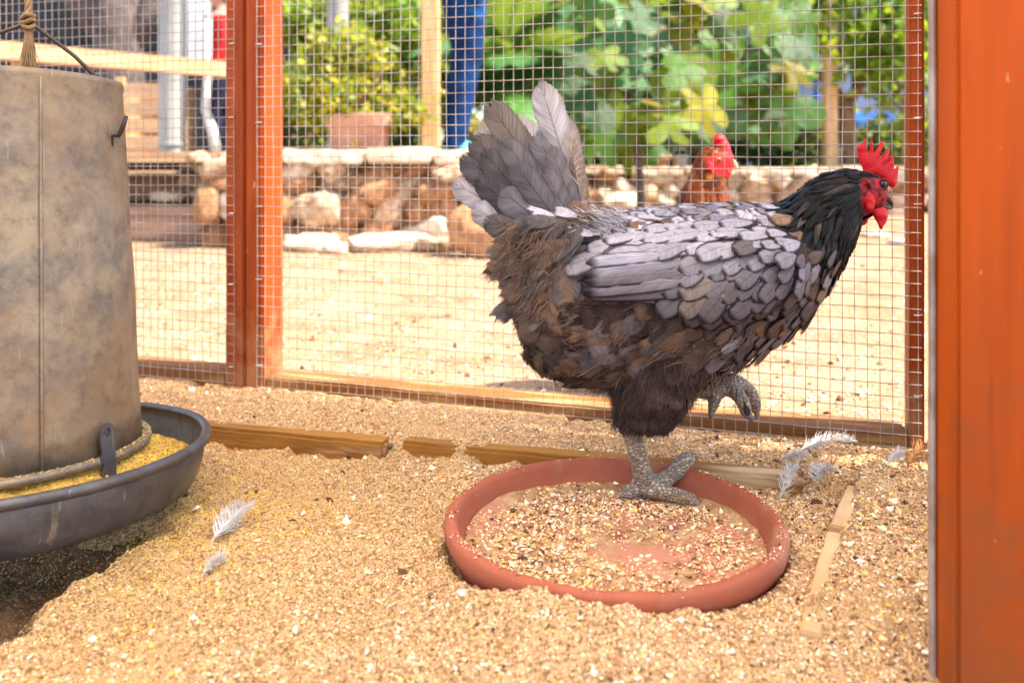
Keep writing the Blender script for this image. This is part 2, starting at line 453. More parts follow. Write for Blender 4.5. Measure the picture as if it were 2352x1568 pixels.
def metal_mat(name, a, b, c3, streak=False, metal=0.55, rough=0.5):
    t = NT(name)
    v = t.coords((1, 1, 1))
    base = t.mix(t.ramp(t.noise(v, 22, 10, 0.72), 0.35, 0.68), a, b)
    base = t.mix(t.ramp(t.noise(v, 8, 9, 0.7), 0.45, 0.70), base, c3)
    sv = t.coords((60, 60, 5) if streak else (26, 26, 20))
    base = t.mix(t.ramp(t.noise(sv, 1, 6, 0.6), 0.62, 0.78, 0, 0.6 if streak else 0.35), base, (0.46, 0.37, 0.27))
    base = t.mix(t.ramp(t.noise(v, 120, 3), 0.66, 0.74, 0, 0.7), base, (0.14, 0.08, 0.04))
    base = t.mix(t.ramp(t.noise(v, 75, 6, 0.7), 0.5, 0.68, 0, 0.45), base, t.mix(1.0, base, (0.45, 0.40, 0.38), 'MULTIPLY'))
    base = t.mix(t.ramp(t.noise(t.coords((300, 300, 12)), 1, 3), 0.66, 0.74, 0, 0.35), base, (0.40, 0.33, 0.26))
    t.set(Base_Color=base, Roughness=t.ramp(t.noise(v, 30, 4), 0.3, 0.7, rough - 0.08, rough + 0.15), Metallic=metal)
    t.bump(t.noise(v, 160, 5), 0.12, 0.001)
    return t.m
def drip_stain(m):
    nt = m.node_tree; b = nt.nodes['Principled BSDF']; src = b.inputs['Base Color'].links[0].from_socket
    t = NT.__new__(NT); t.m, t.t, t.bsdf, t.out = m, nt, b, None
    v = t.coords((1, 1, 1)); nz = t.n('TexNoise'); t.put(nz.inputs['Vector'], v); nz.inputs['Scale'].default_value = 70
    def blot(x, y, z, sz, r):
        a = t.n('VectorMath', operation='SUBTRACT'); t.put(a.inputs[0], v); a.inputs[1].default_value = (x, y, z)
        s = t.n('VectorMath', operation='MULTIPLY'); nt.links.new(a.outputs[0], s.inputs[0]); s.inputs[1].default_value = (1, 1, sz)
        l = t.n('VectorMath', operation='LENGTH'); nt.links.new(s.outputs[0], l.inputs[0])
        return t.ramp(t.math('MULTIPLY_ADD', nz.outputs[0], r * 1.2, l.outputs['Value']), r * 1.2, r * 1.9, 0.85, 0.0)
    c = src
    for q in ((0.0933, -0.0755, 0.287, 1.0, 0.007), (0.0935, -0.0760, 0.268, 0.22, 0.0028), (0.088, -0.083, 0.302, 0.5, 0.005), (0.078, -0.090, 0.315, 1.0, 0.004)):
        c = t.mix(blot(*q), c, (0.035, 0.030, 0.042))
    t.put(b.inputs['Base Color'], c)
M['galv'] = metal_mat('weathered_galvanised', (0.25, 0.185, 0.12), (0.095, 0.075, 0.062), (0.18, 0.10, 0.042), False, 0.3, 0.48)
M['hopper'] = metal_mat('weathered_hopper', (0.25, 0.18, 0.11), (0.10, 0.078, 0.064), (0.19, 0.105, 0.046), False, 0.3, 0.48)
drip_stain(M['hopper'])
M['tray'] = metal_mat('dark_galvanised', (0.055, 0.052, 0.056), (0.11, 0.10, 0.095), (0.09, 0.06, 0.04), True, 0.5, 0.42)

# unseen roof cloth, added to soften the sun over the run
t = NT('sun_softening_cloth')
t.set(Base_Color=(0.80, 0.74, 0.66), Roughness=0.9)
tr = t.n('BsdfTranslucent'); t.put(tr.inputs[0], (0.95, 0.85, 0.71))
mx = t.n('MixShader'); mx.inputs[0].default_value = 0.86
t.t.links.new(t.bsdf.outputs[0], mx.inputs[1]); t.t.links.new(tr.outputs[0], mx.inputs[2]); t.t.links.new(mx.outputs[0], t.out.inputs[0])
M['cloth'] = t.m
# ------------------------------------------------------------------ layout of the run
CORNER = Vector((0.483, 1.043))                     # back right corner of the run
SEAM = Vector((-0.400, 1.336))                      # where the two back panels meet
U = (CORNER - SEAM).normalized()                    # along the back fence
N = Vector((-U.y, U.x))                             # out of the run
FENCE_RZ = math.atan2(U.y, U.x)

def un(u, n):
    p = CORNER + U * u + N * n
    return p.x, p.y

# ------------------------------------------------------------------ ground outside
ul = np.unique(np.concatenate([np.linspace(-60, -6, 20), np.linspace(-6, 6, 121), np.linspace(-0.3, 0.1, 41), np.linspace(6, 60, 20)]))
nl = np.unique(np.concatenate([np.linspace(-60, -4, 16), np.linspace(-4, -0.8, 9), np.linspace(-0.75, 0, 31), [0.02, 0.024], np.linspace(0.08, 7, 110), np.linspace(7.5, 90, 30)]))
UU, NN = np.meshgrid(ul, nl)
XX = CORNER.x + U.x * UU + N.x * NN
YY = CORNER.y + U.y * UU + N.y * NN
ZZ = np.array([0.012 * noise.noise((x * 1.7, y * 1.7, 3)) + 0.006 * noise.noise((x * 6, y * 6, 1)) if abs(x) < 8 and -1 < y < 12 else 0.0
               for x, y in zip(XX.ravel(), YY.ravel())]).reshape(XX.shape)
ZZ = ZZ * sstep(0.02, 0.5, NN)
inside = (NN < 0.022) & (UU > -2.5) & (UU < 0.026 + 0.1015 * np.maximum(NN, -0.8)) & (NN > -2.2)
ZZ[inside] = -0.14
nu, nv = len(ul), len(nl)
ii = (np.arange(nv - 1)[:, None] * nu + np.arange(nu - 1)[None, :]).ravel()
ground = link('ground', np_mesh('ground', np.stack([XX, YY, ZZ], -1), np.stack([ii, ii + 1, ii + nu + 1, ii + nu], 1)), kind='structure', mats=M['yard'])

# ------------------------------------------------------------------ floor of the run
B1a, B1b = G(440, 978, 0.02), G(1842, 1099, 0.02)   # back edging line (top of timber)
B2a, B2b = G(1946, 1113, 0.02), G(1800, 1535, 0.02) # side edging line
FX0, FX1, FY0, FY1, FD = -1.25, 0.62, 0.36, 1.62, 0.0055
fx = np.arange(FX0, FX1, FD); fy = np.arange(FY0, FY1, FD)
FXX, FYY = np.meshgrid(fx, fy)
PAN = Vector((0.092, 0.810))

def line_side(a, b, X, Y):
    d = (b - a).to_2d().normalized()
    return (X - a.x) * -d.y + (Y - a.y) * d.x           # positive on the left of a->b

def floor_base(X, Y):
    s1 = line_side(B1a, B1b, X, Y)
    s2 = line_side(B2a, B2b, X, Y)                      # a is far, b is near: left of it is +x side
    z = 0.018 * sstep(0.0, 0.012, s1)
    z = np.maximum(z, 0.0245 * sstep(0.003, 0.012, s2) * sstep(0.57, 0.70, Y))
    edge = -0.400 + 0.30 * (Y - 0.68) + 0.007 * np.sin(Y * 31) + 0.005 * np.sin(Y * 73 + 1)
    hol = sstep(edge + 0.022, edge - 0.022, X) * sstep(0.90, 0.83, Y)
    z = z - 0.048 * hol
    d = np.hypot(X - PAN.x, Y - PAN.y)
    an = np.arctan2(Y - PAN.y, X - PAN.x)
    amp = 0.013 + 0.010 * np.clip(np.sin(-an), 0, 1) + 0.004 * np.sin(an * 3 + 1.0) - 0.006 * np.exp(-((an + 2.5) / 0.35) ** 2)
    z = np.where(d < 0.32, np.maximum(z, amp * np.exp(-((d - 0.158) / np.where(d > 0.158, 0.085, 0.02)) ** 2)), z)
    z = np.where(d < 0.150, np.minimum(z, -0.004), z)
    z = z + 0.012 * np.exp(-((X + 0.24) ** 2 / 0.010 + (Y - 0.84) ** 2 / 0.012))
    return z

FB = floor_base(FXX, FYY)
FN = np.array([0.013 * noise.noise((x * 8, y * 8, 0)) + 0.0085 * noise.noise((x * 26, y * 26, 4)) + 0.0065 * noise.noise((x * 75, y * 75, 2))
               for x, y in zip(FXX.ravel(), FYY.ravel())]).reshape(FXX.shape)
pd = np.hypot(FXX - PAN.x, FYY - PAN.y)
FZ = FB + FN * np.where(pd < 0.155, 0.0, 1.0)
FN_out = (FXX - CORNER.x) * N.x + (FYY - CORNER.y) * N.y
FZ = np.where(FN_out > -0.06, np.minimum(FZ, 0.016), FZ)
FZ = np.where(FN_out > 0.006, -0.05, FZ)
FZ = np.where((FXX - 0.4885) * -0.43 + (FYY - 1.040) * 0.193 < -0.012, -0.09, FZ)   # beyond the side panel
nfx, nfy = len(fx), len(fy)
ii = (np.arange(nfy - 1)[:, None] * nfx + np.arange(nfx - 1)[None, :]).ravel()
M['shaded_earth'] = nmat('earth_with_shade', (0.20, 0.10, 0.048), (0.10, 0.05, 0.025), 90, rough=0.95, bump=0.7, bscale=200)  # dark soil, with the shade under the feeder put into its colour
rf_ = link('run_floor', np_mesh('run_floor', np.stack([FXX, FYY, FZ], -1), np.stack([ii, ii + 1, ii + nfx + 1, ii + nfx], 1)), kind='structure', mats=[M['sand'], M['shaded_earth']])
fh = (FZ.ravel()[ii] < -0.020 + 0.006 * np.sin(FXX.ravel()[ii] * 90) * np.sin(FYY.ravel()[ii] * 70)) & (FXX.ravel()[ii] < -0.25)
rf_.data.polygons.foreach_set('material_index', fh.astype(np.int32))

def floor_z(x, y):
    gx = np.clip((x - FX0) / FD, 0, nfx - 1.001); gy = np.clip((y - FY0) / FD, 0, nfy - 1.001)
    i, j = gx.astype(int), gy.astype(int); a, b = gx - i, gy - j
    return (FZ[j, i] * (1 - a) + FZ[j, i + 1] * a) * (1 - b) + (FZ[j + 1, i] * (1 - a) + FZ[j + 1, i + 1] * a) * b

OCT_V = np.array([(1, 0, 0), (-1, 0, 0), (0, 1, 0), (0, -1, 0), (0, 0, 1), (0, 0, -1)], float)
OCT_F = np.array([(0, 2, 4), (2, 1, 4), (1, 3, 4), (3, 0, 4), (2, 0, 5), (1, 2, 5), (3, 1, 5), (0, 3, 5)])

def crumbs(name, pos, size, cols, mat, parent=None, label=None, cat=None, flat=0.55):
    n = len(pos)
    ang = rng.uniform(0, 2 * np.pi, n); tilt = rng.normal(0, 0.45, n)
    sc = np.stack([rng.uniform(0.7, 1.5, n), rng.uniform(0.45, 1.0, n), rng.uniform(0.25, 0.8, n) * flat / 0.55], 1) * size[:, None]
    v = OCT_V[None] * (1 + rng.uniform(-0.35, 0.35, (n, 6, 1))) * sc[:, None, :]
    ct, st = np.cos(tilt)[:, None], np.sin(tilt)[:, None]
    x, y, z = v[..., 0], v[..., 1], v[..., 2]
    x, z = x * ct + z * st, -x * st + z * ct
    ca, sa = np.cos(ang)[:, None], np.sin(ang)[:, None]
    v = np.stack([x * ca - y * sa, x * sa + y * ca, z], -1) + pos[:, None, :]
    f = (OCT_F[None] + (np.arange(n) * 6)[:, None, None]).reshape(-1, 3)
    me = np_mesh(name, v.reshape(-1, 3), f, False, np.repeat(cols, 6, 0))
    return link(name, me, parent, label, cat, kind='stuff', mats=mat)

M['crumb'] = attr_mat('litter_grain', 0.9)
PAL = np.array([(0.75, 0.49, 0.28), (0.61, 0.34, 0.155), (0.83, 0.63, 0.44), (0.33, 0.15, 0.062), (0.82, 0.70, 0.57), (0.10, 0.045, 0.02), (0.75, 0.44, 0.11)])
def pick_cols(n, w, shade=0.18):
    c = PAL[rng.choice(len(PAL), n, p=np.array(w) / sum(w))]
    return np.clip(c * (1 + rng.normal(0, shade, (n, 1))), 0.02, 0.85)

# litter over the run floor, coarser grains rarer
n = 95000
yy = 0.42 + (1.42 - 0.42) * rng.random(n) ** 1.15
xx = rng.uniform(-0.72, 0.55, n)
keep = (np.hypot(xx - PAN.x, yy - PAN.y) > 0.150) & ((xx - CORNER.x) * N.x + (yy - CORNER.y) * N.y < -0.006) & ((xx - 0.4885) * -0.43 + (yy - 1.040) * 0.193 > 0.003)
keep &= (rng.random(len(xx)) > 0.5 * sstep(-0.02, -0.045, xx + 0.36 - 0.3 * (yy - 0.68)) * sstep(0.88, 0.80, yy))
xx, yy = xx[keep], yy[keep]; n = len(xx)
clump = np.array([noise.noise((x * 30, y * 30, 9)) for x, y in zip(xx, yy)])
size = np.clip(np.exp(rng.normal(math.log(0.00098), 0.42, n)) * (1 + 0.45 * clump), 0.0005, 0.0032)
right = sstep(0.12, 0.36, xx)
size *= 1 + 0.35 * right
cols = pick_cols(n, (5, 4.8, 2.8, 4.0, 0.9, 2.4, 1.2), 0.25)
yel = np.exp(-((xx + 0.30) ** 2 / 0.030 + (yy - 0.88) ** 2 / 0.05))[:, None]
cols = cols * (1 - 0.85 * yel) + 0.85 * yel * np.array((0.72, 0.44, 0.075)) * rng.uniform(0.6, 1.15, (n, 1))
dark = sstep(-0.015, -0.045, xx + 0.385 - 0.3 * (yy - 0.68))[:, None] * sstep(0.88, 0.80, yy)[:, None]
cols = cols * (1 - 0.6 * dark)  # feeder's shade put into the litter colour too
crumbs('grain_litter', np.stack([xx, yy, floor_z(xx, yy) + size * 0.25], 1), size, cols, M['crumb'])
# the finest grains
TET_V = np.array([(1, 0, -0.5), (-0.6, 0.8, -0.4), (-0.5, -0.9, -0.4), (0, 0, 0.8)], float)
TET_F = np.array([(0, 1, 3), (1, 2, 3), (2, 0, 3), (0, 2, 1)])
n = 300000
yy = 0.46 + 0.92 * rng.random(n) ** 1.5
xx = rng.uniform(-0.66, 0.52, n)
keep = (np.hypot(xx - PAN.x, yy - PAN.y) > 0.150) & ((xx - CORNER.x) * N.x + (yy - CORNER.y) * N.y < -0.006) & ((xx - 0.4885) * -0.43 + (yy - 1.040) * 0.193 > 0.003) & (np.abs(xx) < 0.10 + yy * 0.60)
xx, yy = xx[keep], yy[keep]; n = len(xx)
size = np.clip(np.exp(rng.normal(math.log(0.00078), 0.35, n)), 0.0004, 0.002)
v = TET_V[None] * (1 + rng.uniform(-0.4, 0.4, (n, 4, 1))) * size[:, None, None] * np.array((1.0, 0.8, 0.8))
a_ = rng.uniform(0, 2 * np.pi, n); ca, sa2 = np.cos(a_)[:, None], np.sin(a_)[:, None]
v = np.stack([v[..., 0] * ca - v[..., 1] * sa2, v[..., 0] * sa2 + v[..., 1] * ca, v[..., 2]], -1) + np.stack([xx, yy, floor_z(xx, yy) + size * 0.3], 1)[:, None, :]
cols = pick_cols(n, (5, 5, 2.5, 4.0, 0.8, 2.0, 1.2), 0.25)
yel = np.exp(-((xx + 0.30) ** 2 / 0.030 + (yy - 0.88) ** 2 / 0.05))[:, None]
cols = cols * (1 - 0.8 * yel) + 0.8 * yel * np.array((0.72, 0.44, 0.09)) * rng.uniform(0.5, 1.15, (n, 1))
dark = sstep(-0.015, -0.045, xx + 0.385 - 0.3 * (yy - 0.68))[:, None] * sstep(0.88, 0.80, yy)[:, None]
cols = cols * (1 - 0.65 * dark)  # same painted shade on the finest grains
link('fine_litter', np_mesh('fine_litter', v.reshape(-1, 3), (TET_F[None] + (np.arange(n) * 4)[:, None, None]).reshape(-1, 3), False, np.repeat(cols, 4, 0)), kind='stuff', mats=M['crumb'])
# a few dark droppings and pale chips, big enough to read one by one but lying in the litter
n = 220
xx = rng.uniform(-0.6, 0.5, n); yy = 0.5 + 0.85 * rng.random(n)
keep = (np.hypot(xx - PAN.x, yy - PAN.y) > 0.165) & ((xx - CORNER.x) * N.x + (yy - CORNER.y) * N.y < -0.02) & ((xx - 0.4885) * -0.43 + (yy - 1.040) * 0.193 > 0.003)
xx, yy = xx[keep], yy[keep]; n = len(xx)
size = rng.uniform(0.0025, 0.0058, n)
crumbs('soil_crumbs', np.stack([xx, yy, floor_z(xx, yy) + size * 0.2], 1), size, pick_cols(n, (1, 2, 2, 3, 2, 5, 0.5)), M['crumb'], flat=0.8)
# grit on the yard just outside the fence
n = 26000
uu = rng.uniform(-2.2, 0.9, n); nn = 0.075 + 2.6 * rng.random(n) ** 1.8
xx = CORNER.x + U.x * uu + N.x * nn; yy = CORNER.y + U.y * uu + N.y * nn
zz = np.array([0.012 * noise.noise((x * 1.7, y * 1.7, 3)) + 0.006 * noise.noise((x * 6, y * 6, 1)) for x, y in zip(xx, yy)]) * sstep(0.02, 0.5, nn)
size = np.clip(np.exp(rng.normal(math.log(0.0019), 0.6, n)), 0.0006, 0.009)
crumbs('yard_grit', np.stack([xx, yy, zz + size * 0.2], 1), size, pick_cols(n, (4, 4, 2.5, 4.2, 1.2, 2.8, 0.5)), M['crumb'])

# ------------------------------------------------------------------ fence panels
PITCH_U, PITCH_Z, WR = 0.01385, 0.0148, 0.00058
def wire_mesh(name, length, z0, z1, parent, pu=PITCH_U, pz=PITCH_Z, seed=0, sag=0.0022):
    rs = np.random.default_rng(seed)
    items = []
    def off(u, z):
        return (sag * noise.noise((u * 3, z * 3, seed)) + 0.0011 * noise.noise((u * 17, z * 17, seed + 5)),
                sag * noise.noise((u * 2.5, z * 2.5, seed + 9)) + 0.0008 * noise.noise((u * 21, z * 21, seed + 7)))
    nu_ = int(length / pu); nz_ = int((z1 - z0) / pz)
    for i in range(nu_ + 1):
        u = i * pu
        zs = np.linspace(z0, z1, 26)
        items.append(([(u + off(u, z)[1], 0.0012 * noise.noise((u * 9, z * 9, 2)), z + off(u, z)[0]) for z in zs], WR, 4, False))
    for j in range(nz_ + 1):
        z = z0 + j * pz
        us = np.linspace(0, length, max(6, int(length / 0.03)))
        items.append(([(u + off(u, z)[1], -2 * WR + 0.0012 * noise.noise((u * 9, z * 9, 2)), z + off(u, z)[0]) for u in us], WR, 4, False))
    V, Fc = merge([tube_arrays(*it) for it in items])
    return link(name, py_mesh(name, V, Fc, True), parent, mats=M['wire'])

def fence_panel(label, origin, rz, length, stile_w, height, deep, rail_h, ml, mr, seed, mesh_z=0.018, mat_st=None, right_w=None):
    """frame of two stiles, two rails and a mid rail out of view, with welded mesh on the inner face (local -y)"""
    t = thing('fence_panel', label, 'fence', (origin[0], origin[1], 0), rz, 'wire mesh panels round the run')
    ms = mat_st or M['paint']
    rw_ = right_w or stile_w
    for x, sw in ((stile_w / 2, stile_w), (length - rw_ / 2, rw_)):
        link('stile', box_mesh('stile', sw - 0.001, deep, height, 0.0025, (x, deep / 2, height / 2 - 0.01), 2, 0.0006, 24), t, mats=ms)
    for nm, z, h, mt in (('bottom_rail', rail_h / 2 - 0.012, rail_h + 0.024, M['rail']), ('top_rail', height - 0.03, 0.05, ms)):
        link(nm, box_mesh(nm, length - stile_w - rw_ - 0.001, deep - 0.003, h, 0.003, ((length + stile_w - rw_) / 2, deep / 2 + 0.0012, z), 2, 0.0011, 40), t, mats=mt)
    w = wire_mesh('wire_mesh', mr - ml, mesh_z, height - 0.06, t, seed=seed)
    w.location = (ml, -0.0022, 0)
    st = []
    rs = random.Random(seed)
    for x in (ml + 0.004, mr - 0.004):
        for k in range(10):
            z = 0.06 + k * 0.115 + rs.uniform(-0.02, 0.02)
            st.append(([(x - 0.004, -0.001, z), (x - 0.004, -0.0055, z), (x + 0.004, -0.0055, z + 0.0005), (x + 0.004, -0.001, z + 0.0005)], 0.0008, 5))
    for s in st:
        tubes('staple', [s], M['staple'], t)
    return t

LEN1 = (CORNER - SEAM).length
fence_panel('orange stained wire mesh panel behind the grey hen', SEAM, FENCE_RZ, LEN1, 0.032, 1.5, 0.055, 0.031, 0.0225, LEN1 - 0.004, 3, right_w=0.0175)
o2 = SEAM - U * 0.9
fence_panel('orange stained wire mesh panel behind the metal feeder', o2, FENCE_RZ, 0.899, 0.034, 1.5, 0.055, 0.034, 0.01, 0.899 - 0.016, 11)
# side panel running towards the camera, seen almost edge on, and the thick door post that ends it
SIDE0 = Vector((0.4885, 1.040)); SIDE1 = Vector((0.2955, 0.610))
ds = (SIDE1 - SIDE0)
t = thing('fence_panel', 'wire mesh side panel between back corner and the thick orange post', 'fence', (SIDE0.x, SIDE0.y, 0), math.atan2(ds.y, ds.x), 'wire mesh panels round the run')
L = ds.length
link('stile', box_mesh('stile', 0.03, 0.05, 1.5, 0.0025, (0.016, 0.0275, 0.74), 2, 0.0006, 24), t, mats=M['paint'])
link('bottom_rail', box_mesh('bottom_rail', L - 0.034, 0.045, 0.05, 0.003, (L / 2 + 0.015, 0.0275, 0.008), 2, 0.001, 30), t, mats=M['rail'])
w = wire_mesh('wire_mesh', L - 0.012, 0.018, 1.4, t, seed=21); w.location = (0.006, -0.001, 0)
e1 = Vector((0.292, 0.606))
pt = thing('corner_post', 'thick bright orange post at the open end of the run', 'post', (e1.x, e1.y, 0), R(-6))
link('post_shaft', box_mesh('post_shaft', 0.075, 0.05, 1.64, 0.003, (0.0375, 0.0, 0.64), 2, 0.0004, 30), pt, mats=M['paint_near'])
link('post_strip', box_mesh('post_strip', 0.0032, 0.008, 1.48, 0.0008, (-0.0022, 0.012, 0.72), 1, 0.0005, 30), pt, mats=M['wire'])

# unseen roof the rope implies; cloth and overhang added to soften and block sun
rf = thing('unseen_roof', 'unseen roof over the run with pale cloth added to soften the sun', 'roof', (CORNER.x, CORNER.y, 1.52), FENCE_RZ)
gx = np.linspace(-2.6, 1.35, 60); gy = np.linspace(-2.4, 0.065, 40)
A, B = np.meshgrid(gx, gy)
Zr = 0.012 * np.cos(A * 7.0) * np.cos(B * 6.0)
ii = (np.arange(39)[:, None] * 60 + np.arange(59)[None, :]).ravel()
link('cloth', np_mesh('cloth', np.stack([A, B, Zr + 0.03], -1), np.stack([ii, ii + 1, ii + 61, ii + 60], 1)), rf, mats=M['cloth'])
for y in (-2.35, -1.2, -0.03):
    link('batten', box_mesh('batten', 3.9, 0.045, 0.04, 0.003, (-0.62, y, -0.008)), rf, mats=M['timber_h'])
for x in (-2.5, -1.0, 1.3):
    link('batten', box_mesh('batten', 0.045, 2.4, 0.034, 0.003, (x, -1.18, -0.046)), rf, mats=M['timber_h'])

# ------------------------------------------------------------------ sunken edging timbers
def edging(label, a, b, w, h, mat, bury=0.03, bev=0.004, rough=0.0016, group='half buried edging timbers'):
    d = (b - a).to_2d(); L = d.length
    o = link('edging_timber', box_mesh('edging_timber', L, w, h + bury, bev, (L / 2, w / 2, (h - bury) / 2), 2, rough, 30), None, label, 'timber', group, mats=mat)
    o.location = (a.x, a.y, 0.0); o.rotation_euler = (0, 0, math.atan2(d.y, d.x))
    return o
edging('half buried yellow brown edging timber beside the metal tray', G(440, 978, 0.021), G(882, 1021, 0.021), 0.03, 0.0225, M['edging'])
edging('half buried thin edging timber running behind the clay saucer', G(918, 1014, 0.021), G(1842, 1099, 0.021), 0.03, 0.0215, M['edging'])
edging('sandy edging timber between two white feathers and the orange post', G(1946, 1113, 0.021), G(1905, 1205, 0.021), 0.016, 0.0215, M['dust_edging'], bev=0.0015, rough=0.0007)
lt_ = edging('long sandy edging timber sunk right of the clay saucer', G(1898, 1218, 0.021), G(1834, 1440, 0.021), 0.016, 0.0215, M['dust_edging'], bev=0.0015, rough=0.0007)

lt_.rotation_euler.y = 0.012
# ------------------------------------------------------------------ clay saucer
sa = thing('clay_saucer', 'round terracotta saucer of scattered meal under the grey hen', 'saucer', (PAN.x, PAN.y, 0))
prof = [(0.0005, 0.0080), (0.10, 0.0080), (0.128, 0.0085), (0.1345, 0.0125), (0.1385, 0.022), (0.1405, 0.031), (0.1425, 0.0345), (0.1465, 0.0362), (0.1505, 0.0350),
        (0.1530, 0.0315), (0.1532, 0.024), (0.1515, 0.018), (0.1475, 0.012), (0.1425, 0.0), (0.138, -0.006), (0.08, -0.007), (0.0005, -0.007)]
V, Fc = lathe_arrays(prof, 112)
V = [v + Vector((0, 0, 0.0014 * noise.noise(Vector((v.x, v.y, 0)) * 9))) + noise.noise_vector(v * 38) * 0.0007 for v in V]
link('bowl', py_mesh('bowl', V, Fc, True), sa, mats=M['terracotta'])
# heaped meal lying in the saucer with the bare bottom showing through
n = 15000
rr = 0.134 * np.sqrt(rng.random(n)); th = rng.uniform(0, 2 * np.pi, n)
lx, ly = rr * np.cos(th), rr * np.sin(th)
dens = np.array([noise.noise((x * 24, y * 24, 6)) + 0.5 * noise.noise((x * 60, y * 60, 8)) for x, y in zip(lx, ly)])
bare = np.exp(-((lx - 0.012) ** 2 / 0.0016 + (ly + 0.012) ** 2 / 0.0022)) + 0.9 * np.exp(-((lx - 0.052) ** 2 / 0.0012 + (ly - 0.028) ** 2 / 0.0008)) + 0.7 * np.exp(-((lx - 0.05) ** 2 / 0.001 + (ly + 0.055) ** 2 / 0.0008))
keep = rng.random(n) < np.clip(0.9 + dens * 0.9 - bare * 1.0, 0.26, 1)
lx, ly, rr, dens, bare = lx[keep], ly[keep], rr[keep], dens[keep], bare[keep]; n = len(lx)
size = np.clip(np.exp(rng.normal(math.log(0.00125), 0.45, n)), 0.0004, 0.004)
pile = np.clip(0.0028 + 0.0035 * dens - 0.0045 * bare, 0, 0.008) * np.clip((0.136 - rr) / 0.02, 0.2, 1) + 0.006 * sstep(0.112, 0.134, rr)
foot = np.exp(-((lx - 0.05) ** 2 + (ly - 0.10) ** 2) / 0.0022)
z = 0.0105 + (rng.random(n) * pile) * (1 - foot) - 0.002 * foot
crumbs('scattered_meal', np.stack([lx, ly, z], 1), size, pick_cols(n, (5, 4, 2, 3.2, 0.9, 1.6, 1.2)), M['crumb'], sa)
# dust and grains caught on the rim
n = 1500
th = rng.uniform(0, 2 * np.pi, n); rr = rng.normal(0.1468, 0.0025, n)
keep = np.array([noise.noise((math.cos(a) * 3, math.sin(a) * 3, 2)) for a in th]) > rng.normal(0.1, 0.25, n)
th, rr = th[keep], rr[keep]; n = len(th)
size = np.clip(np.exp(rng.normal(math.log(0.0007), 0.4, n)), 0.0003, 0.0024)
crumbs('rim_grains', np.stack([rr * np.cos(th), rr * np.sin(th), 0.0366 - ((rr - 0.1468) / 0.004) ** 2 * 0.0012], 1), size, pick_cols(n, (4, 4, 2, 4, 1, 3, 1)), M['crumb'], sa)
gr = np.linspace(0, 1, 26); ga = np.linspace(0, 2 * np.pi, 97)[:-1]
V = [(0, 0, 0.0062)]; Fc = []
mm = []
for r in gr[1:]:
    for a in ga:
        x, y = 0.1345 * r * math.cos(a), 0.1345 * r * math.sin(a)
        d_ = noise.noise((x * 24, y * 24, 6)) + 0.5 * noise.noise((x * 60, y * 60, 8))
        b_ = math.exp(-((x - 0.012) ** 2 / 0.0016 + (y + 0.012) ** 2 / 0.0022)) + 0.9 * math.exp(-((x - 0.052) ** 2 / 0.0012 + (y - 0.028) ** 2 / 0.0008)) + 0.7 * math.exp(-((x - 0.05) ** 2 / 0.001 + (y + 0.055) ** 2 / 0.0008))
        V.append((x, y, 0.0102 - 0.004 * math.exp(-((x - 0.05) ** 2 + (y - 0.10) ** 2) / 0.0022) + 0.0010 + 0.0038 * d_ - 0.0008 * b_ + 0.005 * float(sstep(0.8, 1.0, r))))
for k in range(96):
    Fc.append((0, 1 + k, 1 + (k + 1) % 96))
for i in range(24):
    for k in range(96):
        k2 = (k + 1) % 96
        Fc.append((1 + i * 96 + k, 1 + (i + 1) * 96 + k, 1 + (i + 1) * 96 + k2, 1 + i * 96 + k2))
M['meal_bed'] = nmat('dusty_meal', (0.44, 0.27, 0.14), (0.28, 0.14, 0.06), 70, rough=0.95, bump=0.8, bscale=320, bdist=0.003, c3=(0.40, 0.17, 0.105), s3=16, lo3=0.46, hi3=0.62)
link('meal_bed', py_mesh('meal_bed', V, Fc, True), sa, mats=M['meal_bed'])

# ------------------------------------------------------------------ hanging feeder
FC = Vector((-0.509, 0.88, 0.0680))
fd = thing('poultry_feeder', 'weathered galvanised hanging poultry feeder with dark round tray', 'feeder', FC)
fd.rotation_euler = (R(-3.2), R(0.5), R(20))
RT, RH, RTOP, HT = 0.1970, 0.1345, 0.1107, 0.3665
prof = [(RTOP - 0.0035, HT - 0.02), (RTOP - 0.003, HT - 0.001), (RTOP - 0.0015, HT + 0.0018), (RTOP + 0.0012, HT + 0.0012), (RTOP + 0.0018, HT - 0.004), (RTOP + 0.0004, HT - 0.008)]
for k in range(1, 13):
    f = k / 12
    prof.append((RTOP + (RH - RTOP) * f ** 1.05, HT - 0.008 - (HT - 0.012) * f))
prof += [(RH - 0.003, 0.004), (RTOP - 0.004, HT - 0.02)]
V, Fc = lathe_arrays(prof, 120, False)
V2 = []
for v in V:
    r = Vector((v.x, v.y, 0)); nn_ = r.normalized()
    k = 0.0022 * noise.noise(v * 9) + 0.0009 * noise.noise(v * 30)
    da = math.atan2(v.y, v.x)
    k -= 0.006 * math.exp(-((da + 0.75) ** 2) / 0.02 - (v.z - 0.285) ** 2 / 0.0006)
    V2.append(v + nn_ * k)
hop = link('hopper', py_mesh('hopper', V2, Fc, True), fd, mats=M['hopper'])
# lapped seam down the front
sa_ = R(-65)
ss = []
for k in range(13):
    f = k / 12
    rr_ = RTOP + (RH - RTOP) * f ** 1.05 + 0.0012
    ss.append((rr_ * math.cos(sa_), rr_ * math.sin(sa_), HT - 0.006 - (HT - 0.012) * f))
tubes('seam', [(ss, 0.0016, 6)], M['galv'], hop)
hoop = [((RH + 0.0035) * math.cos(a), (RH + 0.0035) * math.sin(a), 0.004 + 0.0004 * math.sin(5 * a)) for a in np.linspace(0, 2 * math.pi, 97)]
tubes('hoop', [(hoop, 0.0046, 8, False)], M['galv'], fd)
